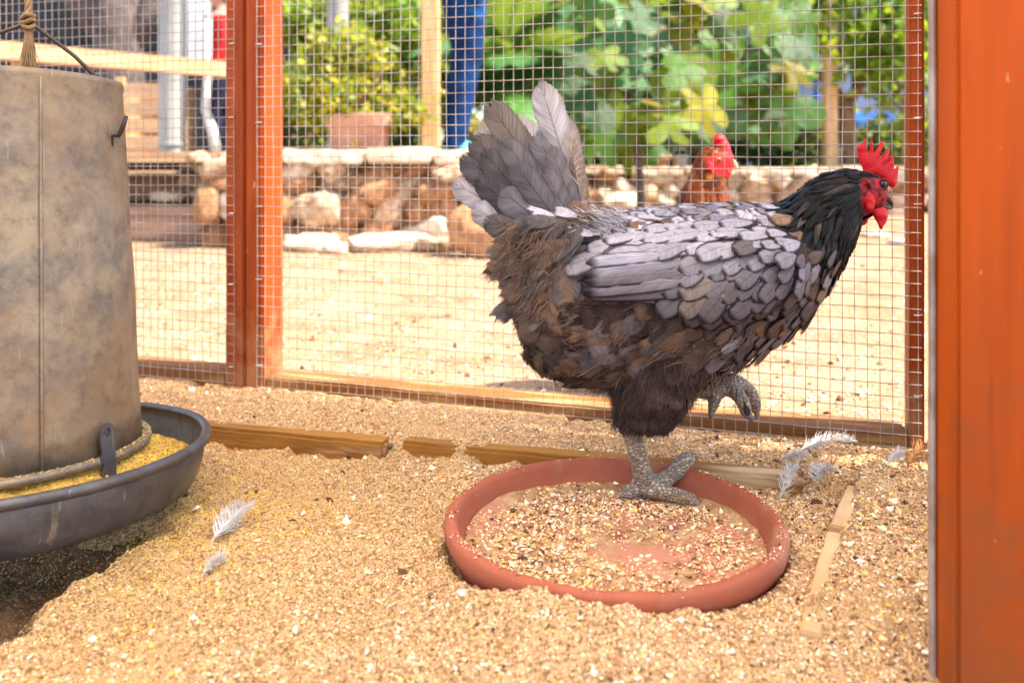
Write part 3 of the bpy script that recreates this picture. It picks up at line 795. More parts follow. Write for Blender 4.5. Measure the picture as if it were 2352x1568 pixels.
# tray: rolled rim, near upright wall, slightly domed bottom
prof = [(0.02, -0.046), (0.14, -0.046), (0.1745, -0.044), (0.184, -0.036), (0.189, -0.022), (0.192, -0.006), (0.193, 0.002)]
for k in range(10):
    a = math.pi - 2 * math.pi * k / 11
    prof.append((RT - 0.0005 + 0.0052 * math.cos(a), 0.0028 + 0.0052 * math.sin(a)))
prof += [(0.195, -0.004), (0.1933, -0.02), (0.189, -0.034), (0.1825, -0.0455), (0.1725, -0.0495), (0.02, -0.0495)]
V, Fc = lathe_arrays(prof, 128)
V = [v + Vector((v.x, v.y, 0)).normalized() * 0.0014 * noise.noise(v * 14) for v in V]
link('tray', py_mesh('tray', V, Fc, True), fd, mats=M['tray'])
# meal lying in the tray
V, Fc = [], []
rs_ = np.linspace(0.06, 0.1885, 30); as_ = np.linspace(0, 2 * np.pi, 181)[:-1]
for r in rs_:
    for a in as_:
        x, y = r * math.cos(a), r * math.sin(a)
        z = -0.002 - 0.022 * float(sstep(0.12, 0.19, r)) + 0.006 * noise.noise((x * 30, y * 30, 1)) + 0.0025 * noise.noise((x * 120, y * 120, 1))
        V.append((x, y, z))
for i in range(29):
    for k in range(180):
        k2 = (k + 1) % 180
        Fc.append((i * 180 + k, (i + 1) * 180 + k, (i + 1) * 180 + k2, i * 180 + k2))
link('feed', py_mesh('feed', V, Fc, True), fd, mats=M['feed'])
n = 9000
rr = 0.122 + 0.064 * rng.random(n); th = rng.uniform(-2.6, 1.9, n)
lx, ly = rr * np.cos(th), rr * np.sin(th)
lz = -0.002 - 0.022 * sstep(0.12, 0.19, rr) + np.array([0.006 * noise.noise((x * 30, y * 30, 1)) + 0.0025 * noise.noise((x * 120, y * 120, 1)) for x, y in zip(lx, ly)])
size = np.clip(np.exp(rng.normal(math.log(0.0010), 0.4, n)), 0.0004, 0.003)
crumbs('feed_grains', np.stack([lx, ly, lz + 0.0004], 1), size, np.clip(np.array((0.70, 0.45, 0.09)) * rng.uniform(0.45, 1.25, (n, 1)), 0, 0.9), M['crumb'], fd)
n = 1400
th = rng.uniform(-2.6, 1.9, n); rr = rng.normal(RH + 0.003, 0.0028, n)
crumbs('hoop_dust', np.stack([rr * np.cos(th), rr * np.sin(th), 0.0088 - ((rr - RH - 0.0035) / 0.004) ** 2 * 0.002], 1), np.clip(np.exp(rng.normal(math.log(0.0007), 0.4, n)), 0.0003, 0.002), np.clip(np.array((0.62, 0.40, 0.13)) * rng.uniform(0.5, 1.2, (n, 1)), 0, 0.9), M['crumb'], fd)
# brackets that hold tray to hopper: flat bars with a hole
def bracket(ang):
    bm = bmesh.new()
    out = []
    for k in range(9):
        a = math.pi * k / 8
        out.append((0.0085 * math.cos(a), 0.030 + 0.0085 * math.sin(a)))
    out += [(-0.0085, 0.022), (-0.0075, 0.012), (-0.0105, 0.006), (-0.0065, 0.001), (-0.010, -0.006), (-0.0065, -0.012), (-0.0075, -0.022), (0.007, -0.022), (0.0075, 0.0)]
    hole = [(0.0032 * math.cos(a), 0.030 + 0.0040 * math.sin(a)) for a in np.linspace(0, 2 * math.pi, 13)[:-1]]
    vo = [bm.verts.new((x, 0, z)) for x, z in out]; vh = [bm.verts.new((x, 0, z)) for x, z in hole]
    ed = [bm.edges.new((vo[i], vo[(i + 1) % len(vo)])) for i in range(len(vo))] + [bm.edges.new((vh[i], vh[(i + 1) % len(vh)])) for i in range(len(vh))]
    bmesh.ops.triangle_fill(bm, edges=ed, use_beauty=True)
    r = bmesh.ops.extrude_face_region(bm, geom=bm.faces[:])
    for v in r['geom']:
        if isinstance(v, bmesh.types.BMVert): v.co.y += 0.0022
    bmesh.ops.recalc_face_normals(bm, faces=bm.faces[:])
    m = bpy.data.meshes.new('bracket'); bm.to_mesh(m); bm.free()
    o = link('bracket', m, fd, mats=M['tray'])
    rr_ = RH + 0.0085
    o.location = (rr_ * math.cos(ang), rr_ * math.sin(ang), 0.0)
    o.rotation_euler = (R(-6), 0, ang + math.pi / 2)
bracket(R(-40)); bracket(R(80)); bracket(R(200))
# bail and side hook
pa, pb = R(8), R(188)
apex = Vector((0.018, 0.02, HT + 0.066))
def rimp(a, z=HT - 0.03): return Vector(((RTOP - 0.004) * math.cos(a), (RTOP - 0.004) * math.sin(a), z))
bail = [rimp(pa, HT - 0.05), rimp(pa, HT - 0.012), apex.lerp(rimp(pa, HT), 0.5), apex + Vector((0.006, 0, -0.003)), apex, apex - Vector((0.006, 0, 0.003)), apex.lerp(rimp(pb, HT), 0.5), rimp(pb, HT - 0.012), rimp(pb, HT - 0.05)]
tubes('bail', [(bail, 0.0021, 8)], M['wire_dark'], fd)
ha = R(-24)
hp = Vector(((RTOP + 0.003) * math.cos(ha), (RTOP + 0.003) * math.sin(ha), HT - 0.058)); hd = Vector((math.cos(ha), math.sin(ha), 0))
tubes('hook', [([hp - Vector((0, 0, 0.008)), hp + Vector((0, 0, 0.002)), hp + hd * 0.007 + Vector((0, 0, 0.002)), hp + hd * 0.011 + Vector((0, 0, 0.010)), hp + hd * 0.015 + Vector((0, 0, 0.022))], [0.0018, 0.0022, 0.0024, 0.0026, 0.0018], 7)], M['wire_dark'], fd)
# rope from the roof, knotted round the bail with a frayed end
bpy.context.view_layer.update()
ap = fd.matrix_world @ apex
rp = thing('hanging_rope', 'frayed sisal rope knotted to the feeder handle', 'rope', (ap.x, ap.y, ap.z))
strand = []
for q in range(3):
    ph = q * 2.094
    strand.append(([(0.0019 * math.cos(ph + z * 260), 0.0019 * math.sin(ph + z * 260), z) for z in np.linspace(0.004, 1.53 - ap.z, 300)], 0.0021, 6))
tubes('strands', strand, M['rope'], rp)
kn = []
for q in range(3):
    kn.append(([(0.0050 * math.cos(a + q), 0.0050 * math.sin(a + q), 0.006 - 0.005 * q + 0.002 * math.sin(a * 1.5)) for a in np.linspace(0, 6.3, 22)], 0.0026, 7))
tubes('knot', kn, M['rope'], rp)
fr = []
rs = random.Random(4)
for q in range(150):
    a = rs.uniform(0, 6.283); r0 = 0.0032 * rs.random() ** 0.5; sp = rs.uniform(0.1, 1.2); Lq = rs.uniform(0.035, 0.062)
    dx, dy = math.cos(a), math.sin(a)
    fr.append(([(dx * r0, dy * r0, -0.006), (dx * (r0 + 0.002 * sp), dy * (r0 + 0.002 * sp), -0.006 - Lq * 0.4), (dx * (r0 + 0.0045 * sp), dy * (r0 + 0.0045 * sp), -0.006 - Lq * 0.75), (dx * (r0 + 0.006 * sp) + rs.uniform(-.002, .002), dy * (r0 + 0.006 * sp), -0.006 - Lq)], [0.0006, 0.0006, 0.0005, 0.0002], 4, False))
o = tubes('frayed_end', fr, M['rope'], rp); o['kind'] = 'stuff'
# ------------------------------------------------------------------ feathers
def feather_template(kind, bend=0.0, seed=0, nu_=9, nv_=5):
    """unit feather: across x (-.5...5), along y (0..1), up z; returns V, F, UV"""
    rs = random.Random(seed)
    V, UV, Fc = [], [], []
    for i in range(nu_):
        u = i / (nu_ - 1)
        if kind == 'cover':
            w = 0.28 + 0.72 * math.sin(min(u / 0.62, 1) * math.pi / 2)
            if u > 0.62: w = math.sqrt(max(0.0, 1 - ((u - 0.62) / 0.385) ** 2.2))
        elif kind == 'flight':
            w = 0.45 + 0.55 * math.sin(min(u / 0.5, 1) * math.pi / 2)
            if u > 0.80: w = math.sqrt(max(0.0, 1 - ((u - 0.80) / 0.203) ** 2))
        elif kind == 'hackle':
            w = math.sin(math.pi * (0.12 + 0.86 * u) ** 0.75) ** 0.8
        else:
            w = 0.35 + 0.65 * math.sin(min(u / 0.6, 1) * math.pi / 2)
            if u > 0.6: w = max(0.05, 1 - ((u - 0.6) / 0.42) ** 2.2)
        for j in range(nv_):
            v = -1 + 2 * j / (nv_ - 1)
            x = 0.5 * w * v + bend * u * u
            z = 0.075 * (1 - v * v) * (0.4 + 0.6 * u) - 0.16 * u * u + 0.012 * rs.uniform(-1, 1)
            V.append((x, u, z)); UV.append((v * 0.5 + 0.5, u))
    for i in range(nu_ - 1):
        for j in range(nv_ - 1):
            a = i * nv_ + j
            Fc.append((a, a + 1, a + nv_ + 1, a + nv_))
    return np.array(V), np.array(Fc), np.array(UV)

TPL = {}
for k_ in ('cover', 'flight', 'hackle', 'fluff'):
    for b_, be in enumerate((-0.10, 0.0, 0.10)):
        TPL[k_, b_] = feather_template(k_, be * (0.6 if k_ == 'cover' else 1), b_ * 7 + 1, 11 if k_ == 'flight' else 8)
FM_OBJ = {'crisp': feather_mat('feather_crisp', False, 1.0, 0.34, 0.10, 0.32, 0.5, freq=100.0),
          'tail': feather_mat('feather_tail', False, 0.25, 0.60, 0.38, 0.5, 0.55, freq=110.0),
          'soft': feather_mat('feather_soft', False, 0.10, 0.68, 0.15, 0.5, 0.75, 0.8, 0.0, 130.0, quill=0.2)}
LEGP = [np.array(q, float) for q in ((1520, 800, -0.03, 0.040), (1505, 870, -0.028, 0.038), (1490, 925, -0.022, 0.029), (1466, 962, -0.018, 0.0165))]
FM_ATT = {'cover': feather_mat('plumage_laced', True, 0.85, 0.35, 0.10, 0.55, 0.55, freq=70.0),
          'fluff': feather_mat('plumage_soft', True, 0.06, 0.74, 0.15, 0.5, 0.8, 0.9, 0.0, 130.0, quill=0.12),
          'hackle': feather_mat('plumage_hackle', True, 0.3, 0.45, 0.03, 0.8, 0.38, freq=60.0, spec=0.09)}
FMESH = {}
def feather_mesh(kind, b, mk):
    if (kind, b, mk) not in FMESH:
        V, Fc, UV = TPL[kind, b]
        m = np_mesh('feather_' + kind, V, Fc, True, uvs=UV)
        m.materials.append(FM_OBJ[mk])
        FMESH[kind, b, mk] = m
    return FMESH[kind, b, mk]

def feather_frame(p, d, n, Lf, Wf, lift=0.1, roll=0.0):
    d = Vector(d); n = Vector(n).normalized()
    t = (d - n * d.dot(n))
    if t.length < 1e-6: t = Vector((-1, 0, 0.01))
    t.normalize()
    s = t.cross(n)
    t2 = t * math.cos(lift) + n * math.sin(lift)
    n2 = s.cross(t2)
    if roll:
        q = Matrix.Rotation(roll, 3, t2); s = q @ s; n2 = q @ n2
    m = Matrix.Identity(4)
    for i in range(3):
        m[i][0] = s[i] * Wf; m[i][1] = t2[i] * Lf; m[i][2] = n2[i] * (Wf + Lf) * 0.5; m[i][3] = p[i]
    return m

def hug(bvh, p, d, n, Lf, Wf, off=0.003, roll=0.0):
    """feather frame whose tip is drawn back onto the body, so that nothing stands off the outline"""
    d = Vector(d); n = Vector(n); t = (d - n * d.dot(n)); t.normalize()
    tip = p + t * Lf
    h = bvh.find_nearest(tip)
    if h[0] is None: return feather_frame(p, d, n, Lf, Wf, 0.05, roll)
    t = (h[0] + h[1] * (off + 0.08 * (Wf + Lf))) - p
    if t.length < Lf * 0.3: return feather_frame(p, d, n, Lf, Wf, 0.0, roll)
    t.normalize()
    nm = (n + h[1]).normalized(); s = t.cross(nm).normalized(); n2 = s.cross(t)
    if roll:
        q = Matrix.Rotation(roll, 3, t); s = q @ s; n2 = q @ n2
    m = Matrix.Identity(4)
    for i in range(3):
        m[i][0] = s[i] * Wf; m[i][1] = t[i] * Lf; m[i][2] = n2[i] * (Wf + Lf) * 0.5; m[i][3] = p[i]
    return m

class Flock:
    """gathers feathers of one coat into a single mesh"""
    def __init__(s): s.V, s.F, s.UV, s.C, s.R, s.n = [], [], [], [], [], 0
    def add(s, kind, b, mat, col, jit=0.12):
        V, Fc, UV = TPL[kind, b]
        a = np.array(mat)
        s.V.append(V @ a[:3, :3].T + a[:3, 3]); s.F.append(Fc + s.n); s.UV.append(UV)
        c = np.clip(np.array(col) * (1 + random.gauss(0, jit)), 0.003, 0.9)
        s.C.append(np.tile(c, (len(V), 1))); s.R.append(np.full(len(V), random.random())); s.n += len(V)
    def build(s, name, mat, parent):
        if not s.V: return
        m = np_mesh(name, np.concatenate(s.V), np.concatenate(s.F), True, np.concatenate(s.C), np.concatenate(s.UV), np.concatenate(s.R))
        return link(name, m, parent, kind='stuff', mats=mat)

M['down'] = attr_mat('down_strand', 0.8, transl=0.15)
def strands(name, roots, dirs, lens, cols, parent, w=0.0006, curl=0.35):
    n = len(roots)
    roots, dirs = np.array(roots), np.array(dirs)
    dirs /= np.linalg.norm(dirs, axis=1)[:, None]
    rv = rng.normal(0, 1, (n, 3)); side = np.cross(dirs, rv); side /= np.linalg.norm(side, axis=1)[:, None] + 1e-9
    sagv = rng.normal(0, 1, (n, 3)) * curl + np.array((-0.1, 0, -0.35))
    lens = np.array(lens)[:, None]
    pts = []
    for f, wf in ((0.0, 1.0), (0.45, 0.85), (0.8, 0.5), (1.0, 0.12)):
        c = roots + dirs * lens * f + sagv * lens * f * f * 0.35
        pts += [c - side * w * wf * 0.5, c + side * w * wf * 0.5]
    V = np.stack(pts, 1).reshape(-1, 3)
    b = (np.arange(n) * 8)[:, None]
    Fc = np.concatenate([b + np.array(q) for q in ((0, 1, 3, 2), (2, 3, 5, 4), (4, 5, 7, 6))], 0)
    return link(name, np_mesh(name, V, Fc, True, np.repeat(np.array(cols), 8, 0)), parent, kind='stuff', mats=M['down'])

def in_poly(px, py, poly):
    """signed distance to a polygon, positive inside"""
    best = 1e9; ins = False
    n = len(poly)
    for i in range(n):
        (x1, y1), (x2, y2) = poly[i], poly[(i + 1) % n]
        dx, dy = x2 - x1, y2 - y1
        t_ = max(0, min(1, ((px - x1) * dx + (py - y1) * dy) / (dx * dx + dy * dy)))
        best = min(best, math.hypot(px - x1 - t_ * dx, py - y1 - t_ * dy))
        if (y1 > py) != (y2 > py) and px < (x2 - x1) * (py - y1) / (y2 - y1) + x1: ins = not ins
    return best if ins else -best

def loft_surface(keys):
    keys = [np.array(k, float) for k in keys]
    def S(s, th):
        k = interp_poly(keys, s)
        c = np.array(((k[0] + k[2]) / 2, 0, (k[1] + k[3]) / 2)); h = np.array(((k[0] - k[2]) / 2, 0, (k[1] - k[3]) / 2))
        return Vector(c + h * math.cos(th) + np.array((0, k[4], 0)) * math.sin(th))
    def SN(s, th):
        e = 0.004
        p = S(s, th); ds_ = S(min(s + e, 1), th) - S(max(s - e, 0), th); dt = S(s, th + e) - S(s, th - e)
        n = ds_.cross(dt)
        if n.length < 1e-12: n = Vector((0, 0, 1))
        n.normalize()
        k = interp_poly(keys, s)
        c = Vector(((k[0] + k[2]) / 2, 0, (k[1] + k[3]) / 2))
        if n.dot(p - c) < 0: n = -n
        return p, n, -(ds_.normalized() if ds_.length > 1e-9 else Vector((1, 0, 0)))
    return S, SN

def loft_mesh(S, ns=46, nt=36):
    V, Fc = [], []
    for i in range(ns + 1):
        for k in range(nt):
            V.append(S(i / ns, 2 * math.pi * k / nt))
    for i in range(ns):
        for k in range(nt):
            k2 = (k + 1) % nt
            Fc.append((i * nt + k, (i + 1) * nt + k, (i + 1) * nt + k2, i * nt + k2))
    for r in (0, ns):
        c = len(V)
        V.append(sum((V[r * nt + k] for k in range(nt)), Vector()) / nt)
        for k in range(nt):
            k2 = (k + 1) % nt
            Fc.append((c, r * nt + k, r * nt + k2) if r == 0 else (c, r * nt + k2, r * nt + k))
    return V, Fc

def slab_mesh(name, outline, thick, mat, parent, to3, y0, lean=0.0, puff=0.0):
    """flat fleshy flap (comb, wattle) from an outline, rounded towards its rim"""
    bm = bmesh.new()
    vs_ = [bm.verts.new((x, 0, z)) for x, z in (to3(*q) for q in outline)]
    bm.faces.new(vs_)
    bm.normal_update()
    bmesh.ops.triangulate(bm, faces=bm.faces[:])
    bmesh.ops.subdivide_edges(bm, edges=bm.edges[:], cuts=3, use_grid_fill=True)
    ol = [to3(*q) for q in outline]
    zc = sum(z for _, z in ol) / len(ol)
    base = [(v, max(0.0, -0) + abs(in_poly(v.co.x, v.co.z, ol))) for v in bm.verts]
    top = {}
    r = bmesh.ops.duplicate(bm, geom=bm.faces[:] + bm.edges[:] + bm.verts[:])
    mp = r['vert_map']
    for v, d in base:
        h = thick * min(1.0, math.sqrt(max(d, 0) / (thick * 1.6)) + 0.12)
        h *= 1 + puff * noise.noise(v.co * 160)
        w_ = mp[v]
        yo = y0 + lean * (v.co.z - zc)
        w_.co.y = yo + h; v.co.y = yo - h
    own = {v for v, _ in base}
    for e in [e for e in bm.edges if e.is_boundary and e.verts[0] in own]:
        a_, b_ = e.verts
        bm.faces.new((a_, b_, mp[b_], mp[a_]))
    bmesh.ops.recalc_face_normals(bm, faces=bm.faces[:])
    for f in bm.faces: f.smooth = True
    m = bpy.data.meshes.new(name); bm.to_mesh(m); bm.free()
    return link(name, m, parent, mats=mat)

# ------------------------------------------------------------------ the grey hen
HX, HYd, HZ = 0.1405, 0.917, 0.010
PXM = F / HYd
def hx(px): return (px - 1490) / PXM
def hz(py): return (1140 - py) / PXM
def h2(px, py): return hx(px), hz(py)
hen = thing('hen', 'grey hen with black neck and lifted foot standing in the saucer', 'hen', (HX, HYd, HZ))
ST = [  # top x, y, bottom x, y, half width (pixels of the side view), rear to head
    (1248, 575, 1212, 615, 26), (1288, 545, 1210, 685, 58), (1338, 512, 1238, 778, 98), (1388, 497, 1275, 838, 135), (1460, 489, 1378, 872, 158),
    (1545, 482, 1505, 885, 168), (1640, 476, 1640, 852, 168), (1725, 474, 1752, 785, 152), (1790, 478, 1838, 722, 122), (1828, 462, 1902, 648, 92),
    (1852, 432, 1944, 575, 70), (1890, 407, 1962, 522, 56), (1938, 392, 1978, 500, 47), (1975, 391, 1996, 494, 43), (2005, 396, 2014, 487, 38), (2026, 412, 2026, 476, 29), (2035, 430, 2033, 462, 16)]
KEYS = [(hx(a), hz(b), hx(c), hz(d), w / PXM) for a, b, c, d, w in ST]
S, SN = loft_surface(KEYS)
LV, LF = loft_mesh(S)
body_bvh = BVHTree.FromPolygons([tuple(v) for v in LV], LF)

pieces = [(LV, LF)]
# standing leg: drumstick, shank, toes
NY = -0.018
def q3(px, py, y=0.0):
    Yd = HYd + y
    return Vector(((px - CX) / F * Yd - HX, y, EYE - (py - HY) / F * Yd - HZ))
pieces.append(tube_arrays([q3(1520, 800, -0.03), q3(1505, 870, -0.028), q3(1490, 925, -0.022), q3(1466, 962, NY), q3(1452, 985, NY)], [0.040, 0.038, 0.029, 0.0155, 0.0115], 16))
pieces.append(tube_arrays([q3(1446, 962, NY), q3(1451, 990, NY), q3(1461, 1030, NY), q3(1471, 1070, -0.010), q3(1480, 1105, 0.0), q3(1486, 1122, 0.002)], [0.0110, 0.0100, 0.0095, 0.0098, 0.0122, 0.0118], 14))
toe = lambda pts, rad: pieces.append(tube_arrays(pts, rad, 10))
toe([q3(1484, 1116, 0.0), q3(1515, 1128, -0.008), q3(1545, 1136, -0.014), q3(1572, 1143, -0.020), q3(1592, 1150, -0.024), q3(1600, 1156, -0.026)], [0.0115, 0.0092, 0.0084, 0.0080, 0.0072, 0.0046])
toe([q3(1484, 1112, 0.002), q3(1520, 1106, 0.003), q3(1545, 1090, 0.003), q3(1564, 1070, 0.004), q3(1577, 1054, 0.007), q3(1591, 1049, 0.012)], [0.0115, 0.0092, 0.0084, 0.0088, 0.0086, 0.0058])
toe([q3(1486, 1116, 0.002), q3(1492, 1118, 0.010), q3(1500, 1112, 0.018), q3(1504, 1106, 0.022)], [0.0110, 0.0088, 0.0078, 0.0055])
toe([q3(1478, 1112, 0.0), q3(1456, 1124, -0.004), q3(1440, 1132, -0.006), q3(1430, 1136, -0.007)], [0.0105, 0.0082, 0.0068, 0.0042])
# lifted leg on the far side
FYo = 0.045
pieces.append(tube_arrays([q3(1560, 790, 0.04), q3(1575, 840, FYo), q3(1588, 872, FYo), q3(1602, 888, FYo)], [0.042, 0.030, 0.017, 0.0125], 14))
pieces.append(tube_arrays([q3(1585, 886, FYo), q3(1620, 893, FYo), q3(1652, 889, FYo), q3(1678, 880, FYo)], [0.0125, 0.0112, 0.0115, 0.0125], 12))
toe([q3(1672, 880, FYo), q3(1700, 880, FYo + 0.004), q3(1722, 898, FYo + 0.006), q3(1735, 925, FYo + 0.008), q3(1738, 946, FYo + 0.008)], [0.0105, 0.0085, 0.0080, 0.0070, 0.0045])
toe([q3(1668, 886, FYo), q3(1690, 900, FYo - 0.010), q3(1706, 922, FYo - 0.016), q3(1714, 946, FYo - 0.018), q3(1722, 958, FYo - 0.018)], [0.0105, 0.0085, 0.0078, 0.0068, 0.0042])
toe([q3(1670, 882, FYo), q3(1698, 890, FYo + 0.018), q3(1716, 912, FYo + 0.026), q3(1722, 938, FYo + 0.028)], [0.0100, 0.0080, 0.0070, 0.0045])
toe([q3(1652, 890, FYo), q3(1642, 912, FYo - 0.008), q3(1638, 932, FYo - 0.012), q3(1634, 946, FYo - 0.014)], [0.0098, 0.0075, 0.0062, 0.0040])

M['underdown'] = nmat('underdown', (0.045, 0.031, 0.027), (0.022, 0.016, 0.015), 60, rough=0.9, bump=0.5, bscale=300)
bm_ = fuse(pieces, 0.0022, 'hen_body')
for m_ in (M['underdown'], M['face'], M['leg']): bm_.materials.append(m_)
FACE = [(1962, 422), (1985, 408), (2012, 410), (2040, 420), (2050, 470), (2020, 500), (1985, 502), (1966, 480), (1958, 450)]
mi = []
for p in bm_.polygons:
    c = p.center
    px, py = c.x * PXM + 1490, 1140 - c.z * PXM
    if py > 968 or (px > 1598 and py > 862 and c.y > 0.022): mi.append(2)
    elif px > 1940 and in_poly(px, py, FACE) > 0 and abs(c.y) > 0.002: mi.append(1)
    else: mi.append(0)
bm_.polygons.foreach_set('material_index', mi)
body = link('body', bm_, hen)

# face: comb, wattles, ear lobes, eyes, beak
comb = [(1984, 402), (1980, 386), (1974, 371), (1970, 356), (1968, 340), (1972, 333), (1979, 330), (1983, 329), (1986, 318), (1989, 319), (1991, 332), (1993, 345), (1997, 351), (2000, 337), (2002, 322), (2005, 323), (2006, 338), (2007, 353), (2013, 345), (2021, 332), (2028, 323), (2031, 325), (2029, 337), (2022, 353), (2020, 364), (2026, 359), (2034, 347), (2041, 341), (2043, 345), (2042, 360), (2038, 372), (2043, 366), (2049, 355), (2052, 361), (2053, 376), (2052, 389), (2057, 385), (2062, 380), (2063, 387), (2060, 402), (2058, 418), (2053, 428), (2046, 432), (2034, 424), (2022, 412), (2005, 404)]
comb_old = [(1978, 398), (1972, 372), (1969, 350), (1972, 337), (1979, 333), (1986, 330), (1988, 338), (1990, 352), (1996, 362), (2001, 332), (2004, 331), (2007, 340), (2008, 366), (2014, 364), (2028, 335), (2031, 334), (2031, 340), (2024, 372), (2028, 376), (2041, 352), (2044, 354), (2043, 372), (2039, 386), (2041, 388), (2050, 368), (2053, 371), (2055, 386), (2054, 396), (2063, 391), (2065, 394), (2062, 412), (2060, 430), (2056, 438), (2046, 440), (2034, 432), (2020, 418), (2002, 406)]
slab_mesh('comb', comb, 0.0034, M['red'], hen, h2, 0.0, 0.10, 0.5)
wat = [(1988, 478), (2004, 473), (2020, 474), (2027, 482), (2028, 496), (2024, 508), (2018, 516), (2013, 526), (2009, 522), (2004, 510), (1996, 496)]
slab_mesh('wattle', wat, 0.0026, M['red'], hen, h2, -0.012, 0.10, 0.8)
wat2 = [(1968, 498), (1974, 490), (1984, 485), (1996, 488), (2000, 498), (1999, 510), (1992, 518), (1982, 521), (1972, 518), (1966, 510)]
slab_mesh('wattle', wat2, 0.0026, M['red'], hen, h2, 0.006, -0.1, 0.8)
lobe = [(1970, 444), (1976, 438), (1985, 440), (1991, 450), (1993, 460), (1990, 472), (1985, 482), (1978, 485), (1971, 476), (1968, 458)]
for sy in (-1, 1):
    slab_mesh('earlobe', lobe, 0.0028, M['red'], hen, h2, sy * 0.0195, -0.12 * sy, 0.9)
    ex, ez = h2(2016, 422)
    V, Fc = ellipsoid((ex, sy * 0.0146, ez), (0.0037, 0.0027, 0.0039), 0, 24, 14)
    link('eye', py_mesh('eye', V, Fc, True), hen, mats=M['eye'])
    ring = [(ex + 0.0043 * math.cos(a), sy * (0.0158 - 0.0016 * abs(math.cos(a))), ez + 0.0048 * math.sin(a)) for a in np.linspace(0, 2 * math.pi, 25)]
    tubes('eyelid', [(ring, 0.0011, 6, False)], M['eyelid'], hen)
    # bare folds behind and below the eye
    f1 = [q3(1978, 408, sy * 0.0195), q3(1988, 412, sy * 0.0200), q3(1996, 424, sy * 0.0195), q3(2002, 440, sy * 0.0178), q3(2004, 452, sy * 0.0165)]
    tubes('face_fold', [(f1, [0.0006, 0.0014, 0.0016, 0.0014, 0.0006], 7)], M['face'], hen)
    f2 = [q3(2004, 470, sy * 0.0150), q3(2016, 458, sy * 0.0142), q3(2030, 450, sy * 0.0115), q3(2036, 448, sy * 0.009)]
    tubes('face_fold', [(f2, [0.0006, 0.0013, 0.0014, 0.0006], 7)], M['face'], hen)
# beak: hooked upper and shorter lower half
def beak_half(name, keys, mat):
    V, Fc = [], []
    nb = 12
    for (tx, ty, bx_, by_, w) in keys:
        c = Vector(((hx(tx) + hx(bx_)) / 2, 0, (hz(ty) + hz(by_)) / 2)); h = Vector(((hx(tx) - hx(bx_)) / 2, 0, (hz(ty) - hz(by_)) / 2))
        for k in range(nb):
            th = 2 * math.pi * k / nb
            V.append(c + h * math.cos(th) + Vector((0, w / PXM, 0)) * math.sin(th))
    for i in range(len(keys) - 1):
        for k in range(nb):
            k2 = (k + 1) % nb
            Fc.append((i * nb + k, i * nb + k2, (i + 1) * nb + k2, (i + 1) * nb + k))
    return link(name, py_mesh(name, V, Fc, True), hen, mats=mat)
bk = link('beak', None, hen) if False else None
ub = beak_half('upper_beak', [(2030, 432, 2026, 462, 15), (2038, 436, 2032, 464, 13), (2044, 444, 2040, 466, 10), (2049, 456, 2045, 471, 7), (2052, 468, 2048, 477, 4), (2052, 477, 2050, 479, 1.5)], M['beak_dark'])
lb = beak_half('lower_beak', [(2024, 464, 2024, 482, 12), (2034, 466, 2034, 482, 10), (2042, 468, 2042, 482, 7), (2047, 472, 2047, 481, 3.5), (2049, 475, 2049, 478, 1)], M['beak_dark'])
# claws
def claw(pts, rad):
    tubes('claw', [(pts, rad, 8)], M['claw'], hen)
claw([q3(1596, 1151, -0.025), q3(1603, 1158, -0.0265), q3(1606, 1166, -0.027)], [0.0048, 0.0036, 0.0008])
claw([q3(1587, 1050, 0.010), q3(1597, 1048, 0.015), q3(1604, 1052, 0.018)], [0.0050, 0.0034, 0.0008])
claw([q3(1433, 1134, -0.007), q3(1426, 1138, -0.008), q3(1421, 1142, -0.008)], [0.0042, 0.0028, 0.0008])
claw([q3(1737, 942, FYo + 0.008), q3(1739, 954, FYo + 0.008), q3(1735, 964, FYo + 0.008)], [0.0045, 0.003, 0.0008])
claw([q3(1719, 954, FYo - 0.018), q3(1728, 962, FYo - 0.018), q3(1734, 963, FYo - 0.018)], [0.0042, 0.003, 0.0008])
claw([q3(1722, 935, FYo + 0.028), q3(1723, 947, FYo + 0.028), q3(1719, 955, FYo + 0.028)], [0.0044, 0.003, 0.0008])
claw([q3(1635, 943, FYo - 0.014), q3(1632, 954, FYo - 0.014), q3(1630, 961, FYo - 0.014)], [0.004, 0.0028, 0.0008])

# colours of the coat, by place on the bird
LAV, LAVD, GREYB, BROWN, BROWND, TAN, BLACK = ((0.305, 0.28, 0.315), (0.158, 0.138, 0.156), (0.105, 0.082, 0.083), (0.105, 0.065, 0.048), (0.045, 0.027, 0.022), (0.16, 0.095, 0.06), (0.0020, 0.0018, 0.0026))
def coat(px, py, ct):
    """px, py in the side view; ct 1 on the spine, -1 under the belly"""
    r_ = random.random()
    if px > 1795 + (py - 470) * 0.42 and py < 700: # neck
        if py > 540 and r_ < 0.55: return (0.045, 0.034, 0.033) if r_ < 0.35 else (0.022, 0.017, 0.017)
        if r_ < 0.12: return (0.034, 0.025, 0.022)
        if r_ < 0.42: return (0.012, 0.0095, 0.011)
        return BLACK
    if ct > 0.55: return LAV if r_ < 0.6 else (LAVD if r_ < 0.85 else TAN)
    if px < 1330: return TAN if r_ < 0.32 else (BROWN if r_ < 0.75 else GREYB)
    if px > 1640 and py < 800: return LAVD if r_ < 0.3 else (GREYB if r_ < 0.6 else (BROWN if r_ < 0.85 else TAN))
    return BROWN if r_ < 0.5 else (BROWND if r_ < 0.75 else (GREYB if r_ < 0.9 else TAN))

